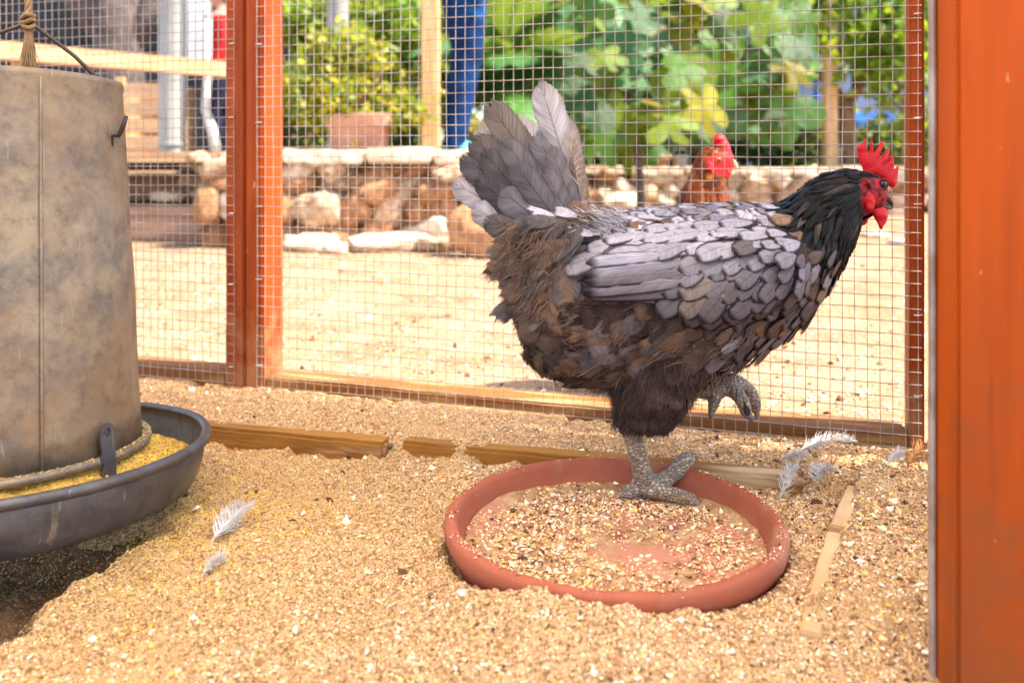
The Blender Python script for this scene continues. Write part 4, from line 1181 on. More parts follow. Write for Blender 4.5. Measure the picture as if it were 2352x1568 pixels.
WING = [(1318, 655), (1322, 610), (1345, 560), (1420, 520), (1500, 500), (1600, 493), (1700, 494), (1775, 512), (1815, 545), (1832, 590), (1830, 640), (1800, 668), (1740, 690), (1650, 712), (1590, 706), (1540, 692), (1500, 662), (1420, 662)]
def wing_surf(px, py):
    h = body_bvh.ray_cast((hx(px), -1.0, hz(py)), (0, 1, 0))
    d = in_poly(px, py, WING)
    y = h[0].y if h[0] is not None else -0.02
    e = float(sstep(-4, 60, d))
    tail = float(sstep(1480, 1340, px))
    y = y * (1 - tail) + min(y, -0.052) * tail
    return Vector((hx(px), y - 0.004 - 0.016 * e, hz(py)))
def wing_frame(px, py):
    p = wing_surf(px, py); e = 14
    a = wing_surf(px + e, py) - wing_surf(px - e, py); b = wing_surf(px, py - e) - wing_surf(px, py + e)
    n = a.cross(b).normalized()
    if n.y > 0: n = -n
    return p, n

flock = {'cover': Flock(), 'fluff': Flock(), 'hackle': Flock()}
objs = []                                             # (size, kind, bend, matmaterial, matrix, colour)
# body coat: rows from the rump to the throat
ns_ = 64
for i in range(ns_):
    s = 0.03 + 0.895 * i / (ns_ - 1)
    k = interp_poly([np.array(q) for q in KEYS], s)
    per = math.pi * (math.hypot(k[0] - k[2], k[1] - k[3]) / 2 + k[4])
    nk = s > 0.60
    head = s > 0.76
    spacing = 0.0058 if head else (0.0080 if nk else 0.0175)
    m = max(8, int(per / spacing))
    for j in range(m):
        th = 2 * math.pi * (j + (i % 2) * 0.5 + random.uniform(-0.3, 0.3)) / m
        s2 = s + random.uniform(-0.006, 0.006)
        p, n_, d = SN(s2, th)
        px, py = p.x * PXM + 1490, 1140 - p.z * PXM
        ct = math.cos(th)
        if px > 1945 and in_poly(px, py, FACE) > -3 and abs(p.y) > 0.004: continue
        if in_poly(px, py, WING) > 26: continue
        if px > 1972 and ct > 0.80: continue
        col = coat(px, py, ct)
        d = d + Vector((0, 0, -0.30)) * max(0, -ct + 0.4) + Vector((random.gauss(0, .10), random.gauss(0, .10), random.gauss(0, .10)))
        if px < 1310: d = d + Vector((0.35, 0, -0.55))
        b = random.randrange(3)
        if head:
            flock['hackle'].add('hackle', b, hug(body_bvh, p, d, n_, random.uniform(0.012, 0.019), 0.0042, 0.0022), col, 0.2)
        elif px > 1795 + (py - 470) * 0.42 and py < 650:
            flock['hackle'].add('hackle', b, hug(body_bvh, p, d, n_, random.uniform(0.024, 0.038), 0.0075, 0.0035), col, 0.2)
        elif ct > 0.45 or (px > 1600 and ct > -0.85):
            Lf = random.uniform(0.026, 0.036); Wf = Lf * 0.68
            if ct < -0.3: Lf *= 0.75
            mt = hug(body_bvh, p, d, n_, Lf, Wf, 0.003 + random.uniform(0, 0.0015))
            flock['cover'].add('cover', b, mt, col)
        else:
            Lf = random.uniform(0.034, 0.052); Wf = Lf * 0.62
            mt = feather_frame(p, d, n_, Lf, Wf, 0.16 + random.uniform(0, 0.16), random.gauss(0, 0.15))
            flock['fluff'].add('fluff', b, mt, col, 0.22)
# thigh and vent fluff
for q in range(420):
    f = random.random()
    a = random.uniform(0, 2 * math.pi)
    k_ = interp_poly(LEGP, f * 0.80); c = q3(*k_[:3]); r_ = k_[3] * 1.06
    n_ = Vector((math.cos(a), math.sin(a), 0.1))
    flock['fluff'].add('fluff', random.randrange(3), feather_frame(c + n_ * r_ * 0.92, Vector((-0.25, 0, -1)), n_, random.uniform(0.02, 0.032), 0.02, 0.02), BROWND if f > 0.45 or random.random() < 0.5 else BROWN, 0.2)
for q in range(60):
    f = random.random(); a = random.uniform(0, 2 * math.pi)
    c = q3(1560 + 20 * f, 790 + 62 * f, 0.042); r_ = 0.042 * (1 - f) + 0.014 * f; n_ = Vector((math.cos(a), math.sin(a), 0.1))
    flock['fluff'].add('fluff', random.randrange(3), feather_frame(c + n_ * r_, Vector((0.1, 0, -1)), n_, random.uniform(0.024, 0.036), 0.018, 0.12), BROWND, 0.2)
# saddle down where the tail springs from the back
for q in range(110):
    p = q3(random.uniform(1270, 1420), random.uniform(478, 545), random.uniform(-0.05, 0.05))
    n_ = Vector((0, p.y * 14, 1)).normalized()
    flock['fluff'].add('fluff', random.randrange(3), feather_frame(p, Vector((-1, 0, 0.25)), n_, random.uniform(0.022, 0.036), 0.017, 0.30), (0.30, 0.27, 0.30) if random.random() < 0.7 else TAN, 0.2)

# wings: base, rows of coverts, long flight feathers
for side in (-1, 1):
    V, Fc, idx = [], [], {}
    step = 9
    for py in range(478, 724, step):
        for px in range(1300, 1850, step):
            if in_poly(px, py, WING) > -2:
                idx[px, py] = len(V); V.append(wing_surf(px, py))
    for (px, py) in idx:
        q = [(px, py), (px + step, py), (px + step, py + step), (px, py + step)]
        if all(k in idx for k in q): Fc.append(tuple(idx[k] for k in (q if side < 0 else q[::-1])))
    if side > 0: V = [Vector((v.x, -v.y, v.z)) for v in V]
    wing = link('wing', py_mesh('wing', V, Fc, True), hen, mats=M['underdown'])
    far = Flock()
    def wf(px, py, ang, Lf, Wf, col, kind='cover', lift=0.10, roll=0.0):
        p, n_ = wing_frame(px, py)
        d = Vector((math.cos(R(ang)), 0, math.sin(R(ang))))
        if side > 0:
            p.y = -p.y; n_.y = -n_.y
            far.add(kind, random.randrange(3), feather_frame(p, d, n_, Lf / PXM, Wf / PXM, lift), col)
        else:
            o = link('feather', feather_mesh(kind, random.randrange(3), 'crisp'), wing)
            o.matrix_local = feather_frame(p, d, n_, Lf / PXM, Wf / PXM, lift + random.uniform(-0.02, 0.03), roll)
            c = np.clip(np.array(col) * (1 + random.gauss(0, 0.10)), 0.01, 0.8); o.color = (*c, 1)
    rw = random.Random(11)
    # long secondaries at the rear, lowest first
    for k in range(7):
        f = k / 6
        wf(1580 - 10 * k, 668 - 17 * k, 180 + 1 + 5 * f, 262 - 12 * k, 44 - 2 * k, [(0.12, 0.10, 0.108), (0.145, 0.122, 0.135), (0.105, 0.088, 0.096), (0.15, 0.13, 0.145), (0.13, 0.112, 0.125), (0.20, 0.18, 0.21), (0.27, 0.25, 0.30)][k], 'flight', 0.035 + 0.012 * k, 0.10)
    # coverts in scale-like rows
    rows = []
    y_ = 705
    while y_ > 490:
        x_ = 1815 + (y_ % 3) * 4
        while x_ > 1335:
            f = (x_ - 1335) / 480                     # 0 rear, 1 shoulder
            size = (60 - 26 * f) * rw.uniform(0.8, 1.2)
            px, py = x_ + rw.uniform(-5, 5), y_ + rw.uniform(-5, 5)
            x_ -= size * 0.70
            if in_poly(px, py, WING) < 7: continue
            if f < 0.42 and py > 590 - 25 * f: continue
            low = float(sstep(500, 690, py))
            ang = 186 + 20 * f + 26 * low * float(sstep(0.25, 0.6, f)) + rw.gauss(0, 5)
            topness = 1 - float(sstep(510, 610, py))
            base = np.array(LAV) * topness + np.array(LAVD) * (1 - topness)
            base = base * (1 - 0.40 * low)
            if rw.random() < 0.22 * (1 - topness) + 0.05: base = np.array(GREYB)
            if 1480 < px < 1680 and 590 < py < 690 and rw.random() < 0.35: base = np.array((0.15, 0.115, 0.10))
            wf(px, py, ang, size * 1.75, size * 1.02, base, 'cover', 0.085 + 0.03 * f, rw.gauss(0, 0.06))
        y_ -= 24 - 4 * (y_ < 600)
    if side > 0: far.build('feathers', FM_ATT['cover'], wing)

# tail: each feather placed by its quill and tip
TAIL = [  # base px,py, tip px,py, width, depth at base, at tip, colour, bend index
    (1342, 520, 1243, 180, 72, 0.004, 0.006, (0.50, 0.45, 0.45), 0), (1345, 520, 1300, 262, 44, 0.010, 0.014, (0.42, 0.35, 0.32), 1),
    (1335, 520, 1196, 246, 52, 0.012, 0.016, (0.55, 0.50, 0.50), 0), (1338, 535, 1222, 296, 66, -0.008, -0.012, (0.30, 0.27, 0.29), 1),
    (1325, 530, 1112, 232, 74, 0.016, 0.028, (0.30, 0.235, 0.20), 2), (1318, 540, 1096, 272, 62, 0.022, 0.034, (0.50, 0.44, 0.42), 1),
    (1318, 545, 1150, 318, 60, -0.004, -0.008, (0.24, 0.21, 0.225), 2), (1305, 550, 1078, 302, 74, 0.006, 0.010, (0.17, 0.14, 0.135), 1),
    (1300, 558, 1058, 335, 78, -0.006, -0.010, (0.15, 0.13, 0.14), 0), (1298, 560, 1090, 345, 70, -0.016, -0.024, (0.145, 0.125, 0.13), 2),
    (1296, 566, 1050, 385, 76, -0.010, -0.016, (0.16, 0.14, 0.15), 1), (1290, 560, 1040, 410, 66, 0.018, 0.030, (0.52, 0.48, 0.50), 0),
    (1296, 572, 1062, 420, 72, -0.020, -0.032, (0.135, 0.115, 0.125), 1), (1312, 575, 1152, 424, 72, -0.034, -0.046, (0.27, 0.24, 0.275), 0),
    (1290, 585, 1082, 468, 62, 0.004, 0.006, (0.48, 0.44, 0.47), 0), (1322, 560, 1176, 372, 58, -0.026, -0.034, (0.20, 0.175, 0.195), 1),
    (1300, 590, 1112, 500, 54, -0.030, -0.044, (0.16, 0.135, 0.14), 1), (1335, 545, 1240, 392, 46, -0.032, -0.038, (0.24, 0.205, 0.22), 2),
    (1340, 540, 1262, 330, 44, -0.018, -0.022, (0.29, 0.25, 0.27), 1), (1345, 525, 1318, 330, 38, -0.010, -0.012, (0.36, 0.28, 0.24), 2)]
TAIL = [q[:7] + (tuple(c * (0.80 if q[7][0] > 0.4 else 0.62) for c in q[7]),) + q[8:] for q in TAIL]
for (bx, by, tx, ty, w_, y0, y1, col, bi) in TAIL:
    a, b = q3(bx, by, y0), q3(tx, ty, y1)
    d = b - a
    n_ = Vector((-0.10, -1.0, 0.12)) + Vector((random.gauss(0, .12), 0, random.gauss(0, .12)))
    o = link('tail_feather', feather_mesh('flight', bi, 'tail'), hen)
    o.matrix_local = feather_frame(a, d, n_, d.length, w_ * 1.12 / PXM, 0.02)
    o.color = (*col, 1)
# soft curved coverts round the root of the tail
for q in range(95):
    f = random.random()
    px = 1175 + 165 * random.random(); py = 505 + 190 * random.random()
    if px < 1215 and py < 545: continue
    if px < 1175 + (py - 545) * 0.32: continue
    if px > 1330 and py > 600: continue
    p = q3(px, py, -0.020 - 0.030 * float(sstep(1140, 1300, px)) - random.uniform(0, 0.008))
    ang = R(random.gauss(212, 28)) if py < 600 else R(random.gauss(240, 18))
    d = Vector((math.cos(ang), -0.1, math.sin(ang)))
    col = TAN if random.random() < 0.25 else (BROWN if random.random() < 0.55 else (0.10, 0.085, 0.085))
    flock['fluff'].add('fluff', random.randrange(3), feather_frame(p, d, Vector((-0.15, -1, 0.2)), random.uniform(0.034, 0.056), random.uniform(0.016, 0.026), 0.14, random.gauss(0, 0.3)), col, 0.2)
    flock['fluff'].add('fluff', random.randrange(3), feather_frame(Vector((p.x, -p.y, p.z)), d, Vector((-0.15, 1, 0.2)), random.uniform(0.034, 0.056), 0.02, 0.14), col, 0.2)
# larger near-side feathers on breast and flank, one by one
FL = []
rw = random.Random(5)
for q in range(900):
    px, py = rw.uniform(1290, 1900), rw.uniform(560, 890)
    if in_poly(px, py, WING) > -6: continue
    h = body_bvh.ray_cast((hx(px), -1.0, hz(py)), (0, 1, 0))
    if h[0] is None or h[1].y > -0.45: continue
    if any((px - a) ** 2 + (py - b) ** 2 < (25 if px > 1640 else 34) ** 2 for a, b in FL): continue
    FL.append((px, py))
    front = px > 1630
    p, n_ = h[0], h[1]
    ang = R((218 if front else 212) + rw.gauss(0, 9 if front else 20))
    d = Vector((math.cos(ang), 0, math.sin(ang)))
    sz = rw.uniform(40, 56) if front else rw.uniform(70, 105)
    o = link('feather', feather_mesh('cover' if front else 'fluff', rw.randrange(3), 'crisp' if front else 'soft'), hen)
    o.matrix_local = hug(body_bvh, p + n_ * 0.003, d, n_, sz * 1.25 / PXM, sz * (0.78 if front else 0.60) / PXM, 0.006 if front else 0.009, rw.gauss(0, 0.12))
    if front: col = np.array([LAVD, GREYB, BROWN, (0.20, 0.13, 0.085), LAV][rw.choices(range(5), (3, 3, 3, 1.5, 0.8))[0]])
    else: col = np.array([BROWN, BROWND, GREYB, TAN][rw.choices(range(4), (5, 3.2, 2.2, 1.6))[0]])
    o.color = (*np.clip(col * rw.uniform(0.8, 1.2), 0.01, 0.8), 1)
flock['cover'].build('back_plumage', FM_ATT['cover'], hen)
flock['fluff'].build('belly_plumage', FM_ATT['fluff'], hen)
flock['hackle'].build('neck_hackle', FM_ATT['hackle'], hen)
# loose down that breaks the outline
ro, di, le, co = [], [], [], []
for q in range(17000):
    s = random.uniform(0.01, 0.52); th = random.uniform(0.9, 2 * math.pi - 0.9)
    p, n_, d = SN(s, th)
    px, py = p.x * PXM + 1490, 1140 - p.z * PXM
    if in_poly(px, py, WING) > -3 or px > 1690: continue
    ro.append(p + n_ * random.uniform(0.0, 0.010)); di.append(d * 0.9 + n_ * random.uniform(0.05, 0.5) + Vector((0, 0, -0.25)) + noise.noise_vector(p * 55) * 1.1 + Vector((random.gauss(0, .15), random.gauss(0, .15), random.gauss(0, .15))))
    le.append(random.uniform(0.006, 0.018)); c = np.array(coat(px, py, 0)) * (1.0 + 0.9 * noise.noise(p * 70)) * random.uniform(0.7, 1.35); co.append(np.clip(c, 0.008, 0.5))
for q in range(9000):
    f = random.random(); a = random.uniform(0, 2 * math.pi)
    k_ = interp_poly(LEGP, f * 0.93); c = q3(*k_[:3]); r_ = k_[3] * 1.0; n_ = Vector((math.cos(a), math.sin(a), 0.0))
    ro.append(c + n_ * r_); di.append(Vector((-0.2 + random.gauss(0, .2), random.gauss(0, .2), -1)) + n_ * 0.4); le.append(random.uniform(0.008, 0.018)); co.append(np.array(BROWND) * random.uniform(0.6, 1.8))
for q in range(2200):
    p = q3(random.uniform(1300, 1440), random.uniform(484, 540), random.uniform(-0.05, 0.05))
    ro.append(p); di.append(Vector((-0.8, random.gauss(0, .4), 0.5 + random.gauss(0, .3)))); le.append(random.uniform(0.006, 0.015)); co.append(np.array((0.42, 0.38, 0.40)) * random.uniform(0.7, 1.3))
for q in range(11000):
    px, py = random.uniform(1160, 1310), random.uniform(510, 720)
    if px < 1160 + (py - 520) * 0.30: continue
    p = q3(px, py, random.uniform(-0.06, 0.01)); ang = R(random.gauss(228, 30))
    ro.append(p); di.append(Vector((math.cos(ang), random.gauss(-0.2, .3), math.sin(ang)))); le.append(random.uniform(0.010, 0.024)); co.append((np.array(TAN) if random.random() < 0.55 else np.array((0.09, 0.07, 0.065))) * random.uniform(0.5, 1.6))
# barbs along the front edge of the tail
for q in range(900):
    f = random.random()
    p = q3(1345 - 35 * f, 520 - 200 * f, random.uniform(-0.015, 0.015)); ro.append(p)
    di.append(Vector((random.gauss(0.25, .5), random.gauss(0, .3), 0.9))); le.append(random.uniform(0.006, 0.018)); co.append(np.array((0.40, 0.30, 0.24)) * random.uniform(0.6, 1.4))
strands('loose_down', ro, di, le, co, hen, 0.0007)

# ------------------------------------------------------------------ the brown hen beyond the fence
BY = 1.34
BP = F / BY
broot = P(1560, HY + F * EYE / BY, BY)
bh = thing('hen', 'chestnut brown hen with bright red face beyond the wire', 'hen', (broot.x, BY, 0.0))
def bx(px): return (px - 1560) / BP
def bz(py): return (HY + F * EYE / BY - py) / BP
def b2(px, py): return bx(px), bz(py)
ST2 = [(1290, 590, 1282, 620, 20), (1320, 565, 1310, 680, 58), (1380, 555, 1370, 745, 95), (1450, 560, 1450, 780, 112), (1520, 556, 1540, 770, 108), (1560, 520, 1620, 715, 92), (1562, 476, 1672, 612, 72), (1566, 448, 1690, 520, 58),
       (1578, 418, 1676, 462, 46), (1590, 388, 1668, 430, 40), (1600, 362, 1672, 415, 36), (1612, 345, 1674, 408, 33), (1632, 335, 1678, 400, 29), (1656, 335, 1682, 390, 23), (1672, 342, 1686, 382, 15), (1680, 355, 1688, 374, 8)]
K2 = [(bx(a), bz(b), bx(c), bz(d), w / BP) for a, b, c, d, w in ST2]
S2, SN2 = loft_surface(K2)
pieces = [loft_mesh(S2, 40, 28)]
for sy in (-1, 1):
    y_ = sy * 0.035
    pieces.append(tube_arrays([(bx(1500), y_, bz(740)), (bx(1498), y_, bz(800)), (bx(1488), y_, 0.085), (bx(1482), y_, 0.075)], [0.045, 0.032, 0.014, 0.011], 12))
    pieces.append(tube_arrays([(bx(1484), y_, 0.08), (bx(1490), y_, 0.04), (bx(1496), y_, 0.012)], [0.009, 0.0075, 0.009], 10))
    for a in (-28, 0, 28, 180):
        d = Vector((math.cos(R(a)), math.sin(R(a)), 0)); Lq = 0.05 if a != 180 else 0.025
        b0 = Vector((bx(1496), y_, 0.010))
        pieces.append(tube_arrays([b0, b0 + d * Lq * 0.6, b0 + d * Lq - Vector((0, 0, 0.004))], [0.009, 0.007, 0.004], 8))
M['chestnut'] = nmat('chestnut_underdown', (0.14, 0.036, 0.008), (0.08, 0.018, 0.005), 60, rough=0.9, bump=0.4, bscale=200)
bm2 = fuse(pieces, 0.003, 'hen_body')
for m_ in (M['chestnut'], M['face_bright'], M['leg']): bm2.materials.append(m_)
FACE2 = [(1620, 356), (1640, 352), (1668, 350), (1690, 362), (1692, 392), (1672, 402), (1648, 402), (1626, 396), (1616, 380)]
mi = []
for p in bm2.polygons:
    c = p.center; px, py = c.x * BP + 1560, (HY + F * EYE / BY) - c.z * BP
    mi.append(2 if c.z < 0.085 else (1 if px > 1610 and in_poly(px, py, FACE2) > 0 else 0))
bm2.polygons.foreach_set('material_index', mi)
link('body', bm2, bh)
comb2 = [(1644, 352), (1638, 338), (1634, 326), (1636, 316), (1643, 310), (1650, 306), (1657, 308), (1663, 312), (1668, 322), (1674, 332), (1676, 344), (1678, 352), (1684, 362), (1676, 366), (1660, 358)]
slab_mesh('comb', comb2, 0.006, M['red'], bh, b2, -0.004, 0.15, 0.6)
for y_, l_ in ((-0.014, 0.2), (0.012, -0.1)):
    slab_mesh('wattle', [(1630, 390), (1650, 386), (1672, 388), (1674, 400), (1664, 414), (1652, 416), (1640, 418), (1632, 408)], 0.004, M['red'], bh, b2, y_, l_, 0.6)
for sy in (-1, 1):
    slab_mesh('earlobe', [(1614, 378), (1620, 370), (1628, 374), (1632, 388), (1628, 402), (1620, 398), (1613, 388)], 0.003, M['red'], bh, b2, sy * 0.024, 0, 0.6)
    V, Fc = ellipsoid((bx(1644), sy * 0.0195, bz(368)), (0.0046, 0.003, 0.0046), 0, 18, 10); link('eye', py_mesh('eye', V, Fc, True), bh, mats=M['eye_amber'])
    V, Fc = ellipsoid((bx(1645), sy * 0.0212, bz(368)), (0.0024, 0.0018, 0.0024), 0, 14, 8); link('pupil', py_mesh('pupil', V, Fc, True), bh, mats=M['eye'])
def blunt(name, keys):
    V, Fc = [], []; nb = 10
    for (tx, ty, qx, qy, w) in keys:
        c = Vector(((bx(tx) + bx(qx)) / 2, 0, (bz(ty) + bz(qy)) / 2)); h = Vector(((bx(tx) - bx(qx)) / 2, 0, (bz(ty) - bz(qy)) / 2))
        for k in range(nb): V.append(c + h * math.cos(2 * math.pi * k / nb) + Vector((0, w / BP, 0)) * math.sin(2 * math.pi * k / nb))
    for i in range(len(keys) - 1):
        for k in range(nb): Fc.append((i * nb + k, i * nb + (k + 1) % nb, (i + 1) * nb + (k + 1) % nb, (i + 1) * nb + k))
    link(name, py_mesh(name, V, Fc, True), bh, mats=M['beak_pale'])
blunt('upper_beak', [(1678, 362, 1674, 382, 11), (1686, 366, 1682, 384, 9), (1693, 374, 1688, 386, 6), (1695, 384, 1692, 389, 2)])
blunt('lower_beak', [(1674, 382, 1674, 392, 8), (1684, 383, 1684, 391, 6), (1690, 386, 1690, 389, 2)])
fk = Flock(); fc = Flock()
for i in range(46):
    s = 0.04 + 0.84 * i / 45
    k = interp_poly([np.array(q) for q in K2], s)
    per = math.pi * (math.hypot(k[0] - k[2], k[1] - k[3]) / 2 + k[4])
    m = max(8, int(per / (0.011 if s > 0.42 else 0.024)))
    for j in range(m):
        th = 2 * math.pi * (j + random.random()) / m
        p, n_, d = SN2(s, th); px, py = p.x * BP + 1560, (HY + F * EYE / BY) - p.z * BP
        if px > 1605 and in_poly(px, py, FACE2) > -3: continue
        c = [(0.17, 0.042, 0.008), (0.11, 0.025, 0.006), (0.05, 0.011, 0.005), (0.24, 0.075, 0.015)][random.choices(range(4), (4, 4, 2.5, 2))[0]]
        if s > 0.42: fk.add('hackle', random.randrange(3), feather_frame(p, d + Vector((0, 0, -0.2)), n_, random.uniform(0.024, 0.040) if s < 0.6 else (0.016 if s < 0.7 else 0.009), 0.0105 if s < 0.62 else 0.006, 0.10 if s < 0.62 else 0.05), c, 0.2)
        else: fc.add('cover', random.randrange(3), feather_frame(p, d, n_, 0.045, 0.03, 0.12), c, 0.2)
fk.build('neck_hackle', FM_ATT['hackle'], bh); fc.build('body_plumage', FM_ATT['cover'], bh)
for q in range(9):
    a = Vector((bx(1330), (q - 4) * 0.006, bz(600))); b = Vector((bx(1225 + 6 * abs(q - 4)), (q - 4) * 0.010, bz(520 + 8 * abs(q - 4)))); d = b - a
    o = link('tail_feather', feather_mesh('flight', 1, 'tail'), bh); o.matrix_local = feather_frame(a, d, Vector((0, -1, 0.2)), d.length, 0.03, 0.02); o.color = (0.2, 0.06, 0.02, 1)

# ------------------------------------------------------------------ moulted feathers lying on the litter
def fallen(label, px, py, tx, ty, zf, width, col, n=46, white=True, lift=0.004):
    n = int(n * 2.2)
    a, b = G(px, py, zf), G(tx, ty, zf)
    L_ = (b - a).length; ang = math.atan2(b.y - a.y, b.x - a.x)
    rs = random.Random(int(px * 7 + py))
    items = [([(0, 0, 0.001), (L_ * 0.5, 0.002, 0.004 + lift), (L_, 0.0, 0.003 + lift * 0.6)], [0.0007, 0.0005, 0.0002], 5)]
    for k in range(n):
        f = 0.08 + 0.92 * rs.random(); s_ = rs.choice((-1, 1)); wl = width * (1.15 - 0.55 * f) * rs.uniform(0.6, 1.1)
        x0 = L_ * f; z0 = 0.002 + (0.004 + lift) * math.sin(f * 2.2)
        items.append(([(x0, 0, z0), (x0 + wl * 0.5, s_ * wl * 0.5, z0 + rs.uniform(0.001, 0.006)), (x0 + wl * rs.uniform(0.8, 1.1), s_ * wl * rs.uniform(0.4, 1.15), z0 + rs.uniform(-0.002, 0.012))], [0.00032, 0.00028, 0.0001], 4, False))
    o = tubes('feather', items, col, None, label=label, cat='feather', group='moulted feathers on the litter')
    z_ = float(floor_z(np.array([a.x]), np.array([a.y]))[0])
    o.location = (a.x, a.y, max(z_, 0) + 0.001); o.rotation_euler = (0, 0, ang)
    return o
M['white_down'] = nmat('white_feather', (0.62, 0.58, 0.54), (0.46, 0.41, 0.37), 40, rough=0.7, bump=0)
M['grey_down'] = nmat('grey_feather', (0.10, 0.09, 0.10), (0.05, 0.045, 0.05), 40, rough=0.7, bump=0)
M['brown_down'] = nmat('brown_feather', (0.32, 0.14, 0.05), (0.18, 0.08, 0.03), 40, rough=0.7, bump=0)
fallen('long white downy feather against the bottom rail near the corner', 1830, 1048, 1952, 1046, 0.02, 0.014, M['white_down'], 110, lift=0.008)
fallen('small faint white feather between saucer and bottom rail', 1790, 1062, 1845, 1072, 0.02, 0.012, M['white_down'], 40)
fallen('white curled feather at the end of the thin edging timber', 1905, 1072, 1872, 1118, 0.02, 0.014, M['white_down'], 80, lift=0.006)
fallen('upright white fern-like feather touching the saucer rim', 1792, 1165, 1825, 1130, 0.0, 0.012, M['white_down'], 44, lift=0.014)
fallen('little white fluff feather near the brown tuft in the corner', 2035, 1078, 2068, 1076, 0.02, 0.010, M['white_down'], 50)
fallen('brown tuft feather in the corner under the orange stile', 2085, 1072, 2122, 1058, 0.02, 0.014, M['brown_down'], 60, lift=0.01)
fallen('grey feather lying in the gap between edging timbers', 882, 1034, 925, 1014, 0.012, 0.010, M['grey_down'], 60)
fallen('broad white feather on the yellow meal beside the tray', 486, 1280, 562, 1226, 0.0, 0.015, M['white_down'], 130, lift=0.005)
fallen('small flat white feather chip in front of the broad one', 462, 1340, 512, 1326, 0.0, 0.006, M['white_down'], 60)
# ------------------------------------------------------------------ the garden beyond
def rock_mesh(seed, mat, flat=1.0):
    bm = bmesh.new()
    bmesh.ops.create_icosphere(bm, subdivisions=3, radius=0.5)
    o = Vector((seed * 3.7, seed * 1.3, seed * 2.1))
    for v in bm.verts:
        d = v.co.normalized()
        c = noise.cell_vector(d * 1.6 + o)
        r = 0.5 * (1 + 0.42 * noise.noise(d * 1.5 + o) + 0.22 * noise.noise(d * 3.6 + o) + 0.09 * noise.noise(d * 9 + o))
        q = d * r
        q = Vector([math.copysign(min(abs(x), 0.40 + 0.05 * noise.noise(d * 3 + o)), x) for x in q])
        q.z *= flat
        v.co = q
    for f in bm.faces: f.smooth = True
    m = bpy.data.meshes.new('stone'); bm.to_mesh(m); bm.free()
    m.materials.append(mat)
    return m
ROCK = {k: [rock_mesh(i + 1 + 20 * j, M[k]) for i in range(6)] for j, k in enumerate(('stone', 'stone_red', 'stone_pale'))}

def put_stone(loc, size, kind, seed, parent=None, rot=None, **kw):
    rs = random.Random(seed)
    o = link('stone', ROCK[kind][rs.randrange(6)], parent, **kw)
    o.location = loc; o.scale = size
    o.rotation_euler = rot if rot else (rs.uniform(-.5, .5), rs.uniform(-.5, .5), rs.uniform(0, 6.28))
    return o

def stone_wall(label, a, b, z0, z1, thick, smin, smax, weights, seed):
    rs = random.Random(seed)
    a, b = Vector(a), Vector(b); d = b - a; L_ = d.length
    w = thing('stone_wall', label, 'wall', (a.x, a.y, 0), math.atan2(d.y, d.x))
    link('core', box_mesh('core', L_, thick * 0.8, z1 - z0 - 0.02, 0.02, (L_ / 2, thick * 0.62, (z0 + z1) / 2 - 0.02), 2), w, mats=M['soil'])
    z = z0
    while z < z1 - 0.02:
        hrow = min(rs.uniform(smin, smax) * 0.72, z1 - z + 0.015)
        x = rs.uniform(-0.06, 0.0)
        while x < L_:
            sx = smin + (smax - smin) * 1.5 * rs.random() ** 1.6
            kind = rs.choices(('stone', 'stone_red', 'stone_pale'), weights)[0]
            put_stone((x + sx / 2, thick * 0.25 + rs.uniform(-0.035, 0.03), z + hrow / 2 + rs.uniform(-0.014, 0.014)), (sx * 1.22, thick * rs.uniform(0.75, 1.1), hrow * 1.4), kind, rs.random(), w, (rs.uniform(-.6, .6), rs.uniform(-.6, .6), rs.uniform(-.7, .7) + (math.pi if rs.random() < .5 else 0)))
            x += sx * rs.uniform(0.86, 1.0)
        z += hrow * 0.9
    return w

# left wall with its coping slabs, near corner of the terrace
xl0, xl1, YW = P(470, 0, 3.5).x, P(1120, 0, 3.5).x, 3.5
wl = stone_wall('rough limestone retaining wall with flat coping behind the fence', (xl0, YW, 0), (xl1, YW, 0), 0.0, 0.325, 0.22, 0.10, 0.22, (5, 4, 1.2), 3)
cx_ = P(640, 0, YW).x
for k, (p0, p1) in enumerate(((575, 648), (652, 838), (843, 992), (997, 1060), (1064, 1128))):
    x0, x1 = P(p0, 0, YW).x - xl0, P(p1, 0, YW).x - xl0
    o = link('coping_slab', box_mesh('coping_slab', x1 - x0, 0.26, 0.055, 0.010, ((x0 + x1) / 2, 0.07 + 0.01 * (k % 2), 0.352 + 0.004 * (k % 3)), 2, 0.010, 9), wl, mats=M['stone_pale'])
stone_wall('side return of the rough limestone terrace wall', (xl1 + 0.02, YW + 0.1, 0), (xl1 + 0.06, 5.75, 0), 0.0, 0.34, 0.2, 0.11, 0.2, (4, 4, 1), 8)
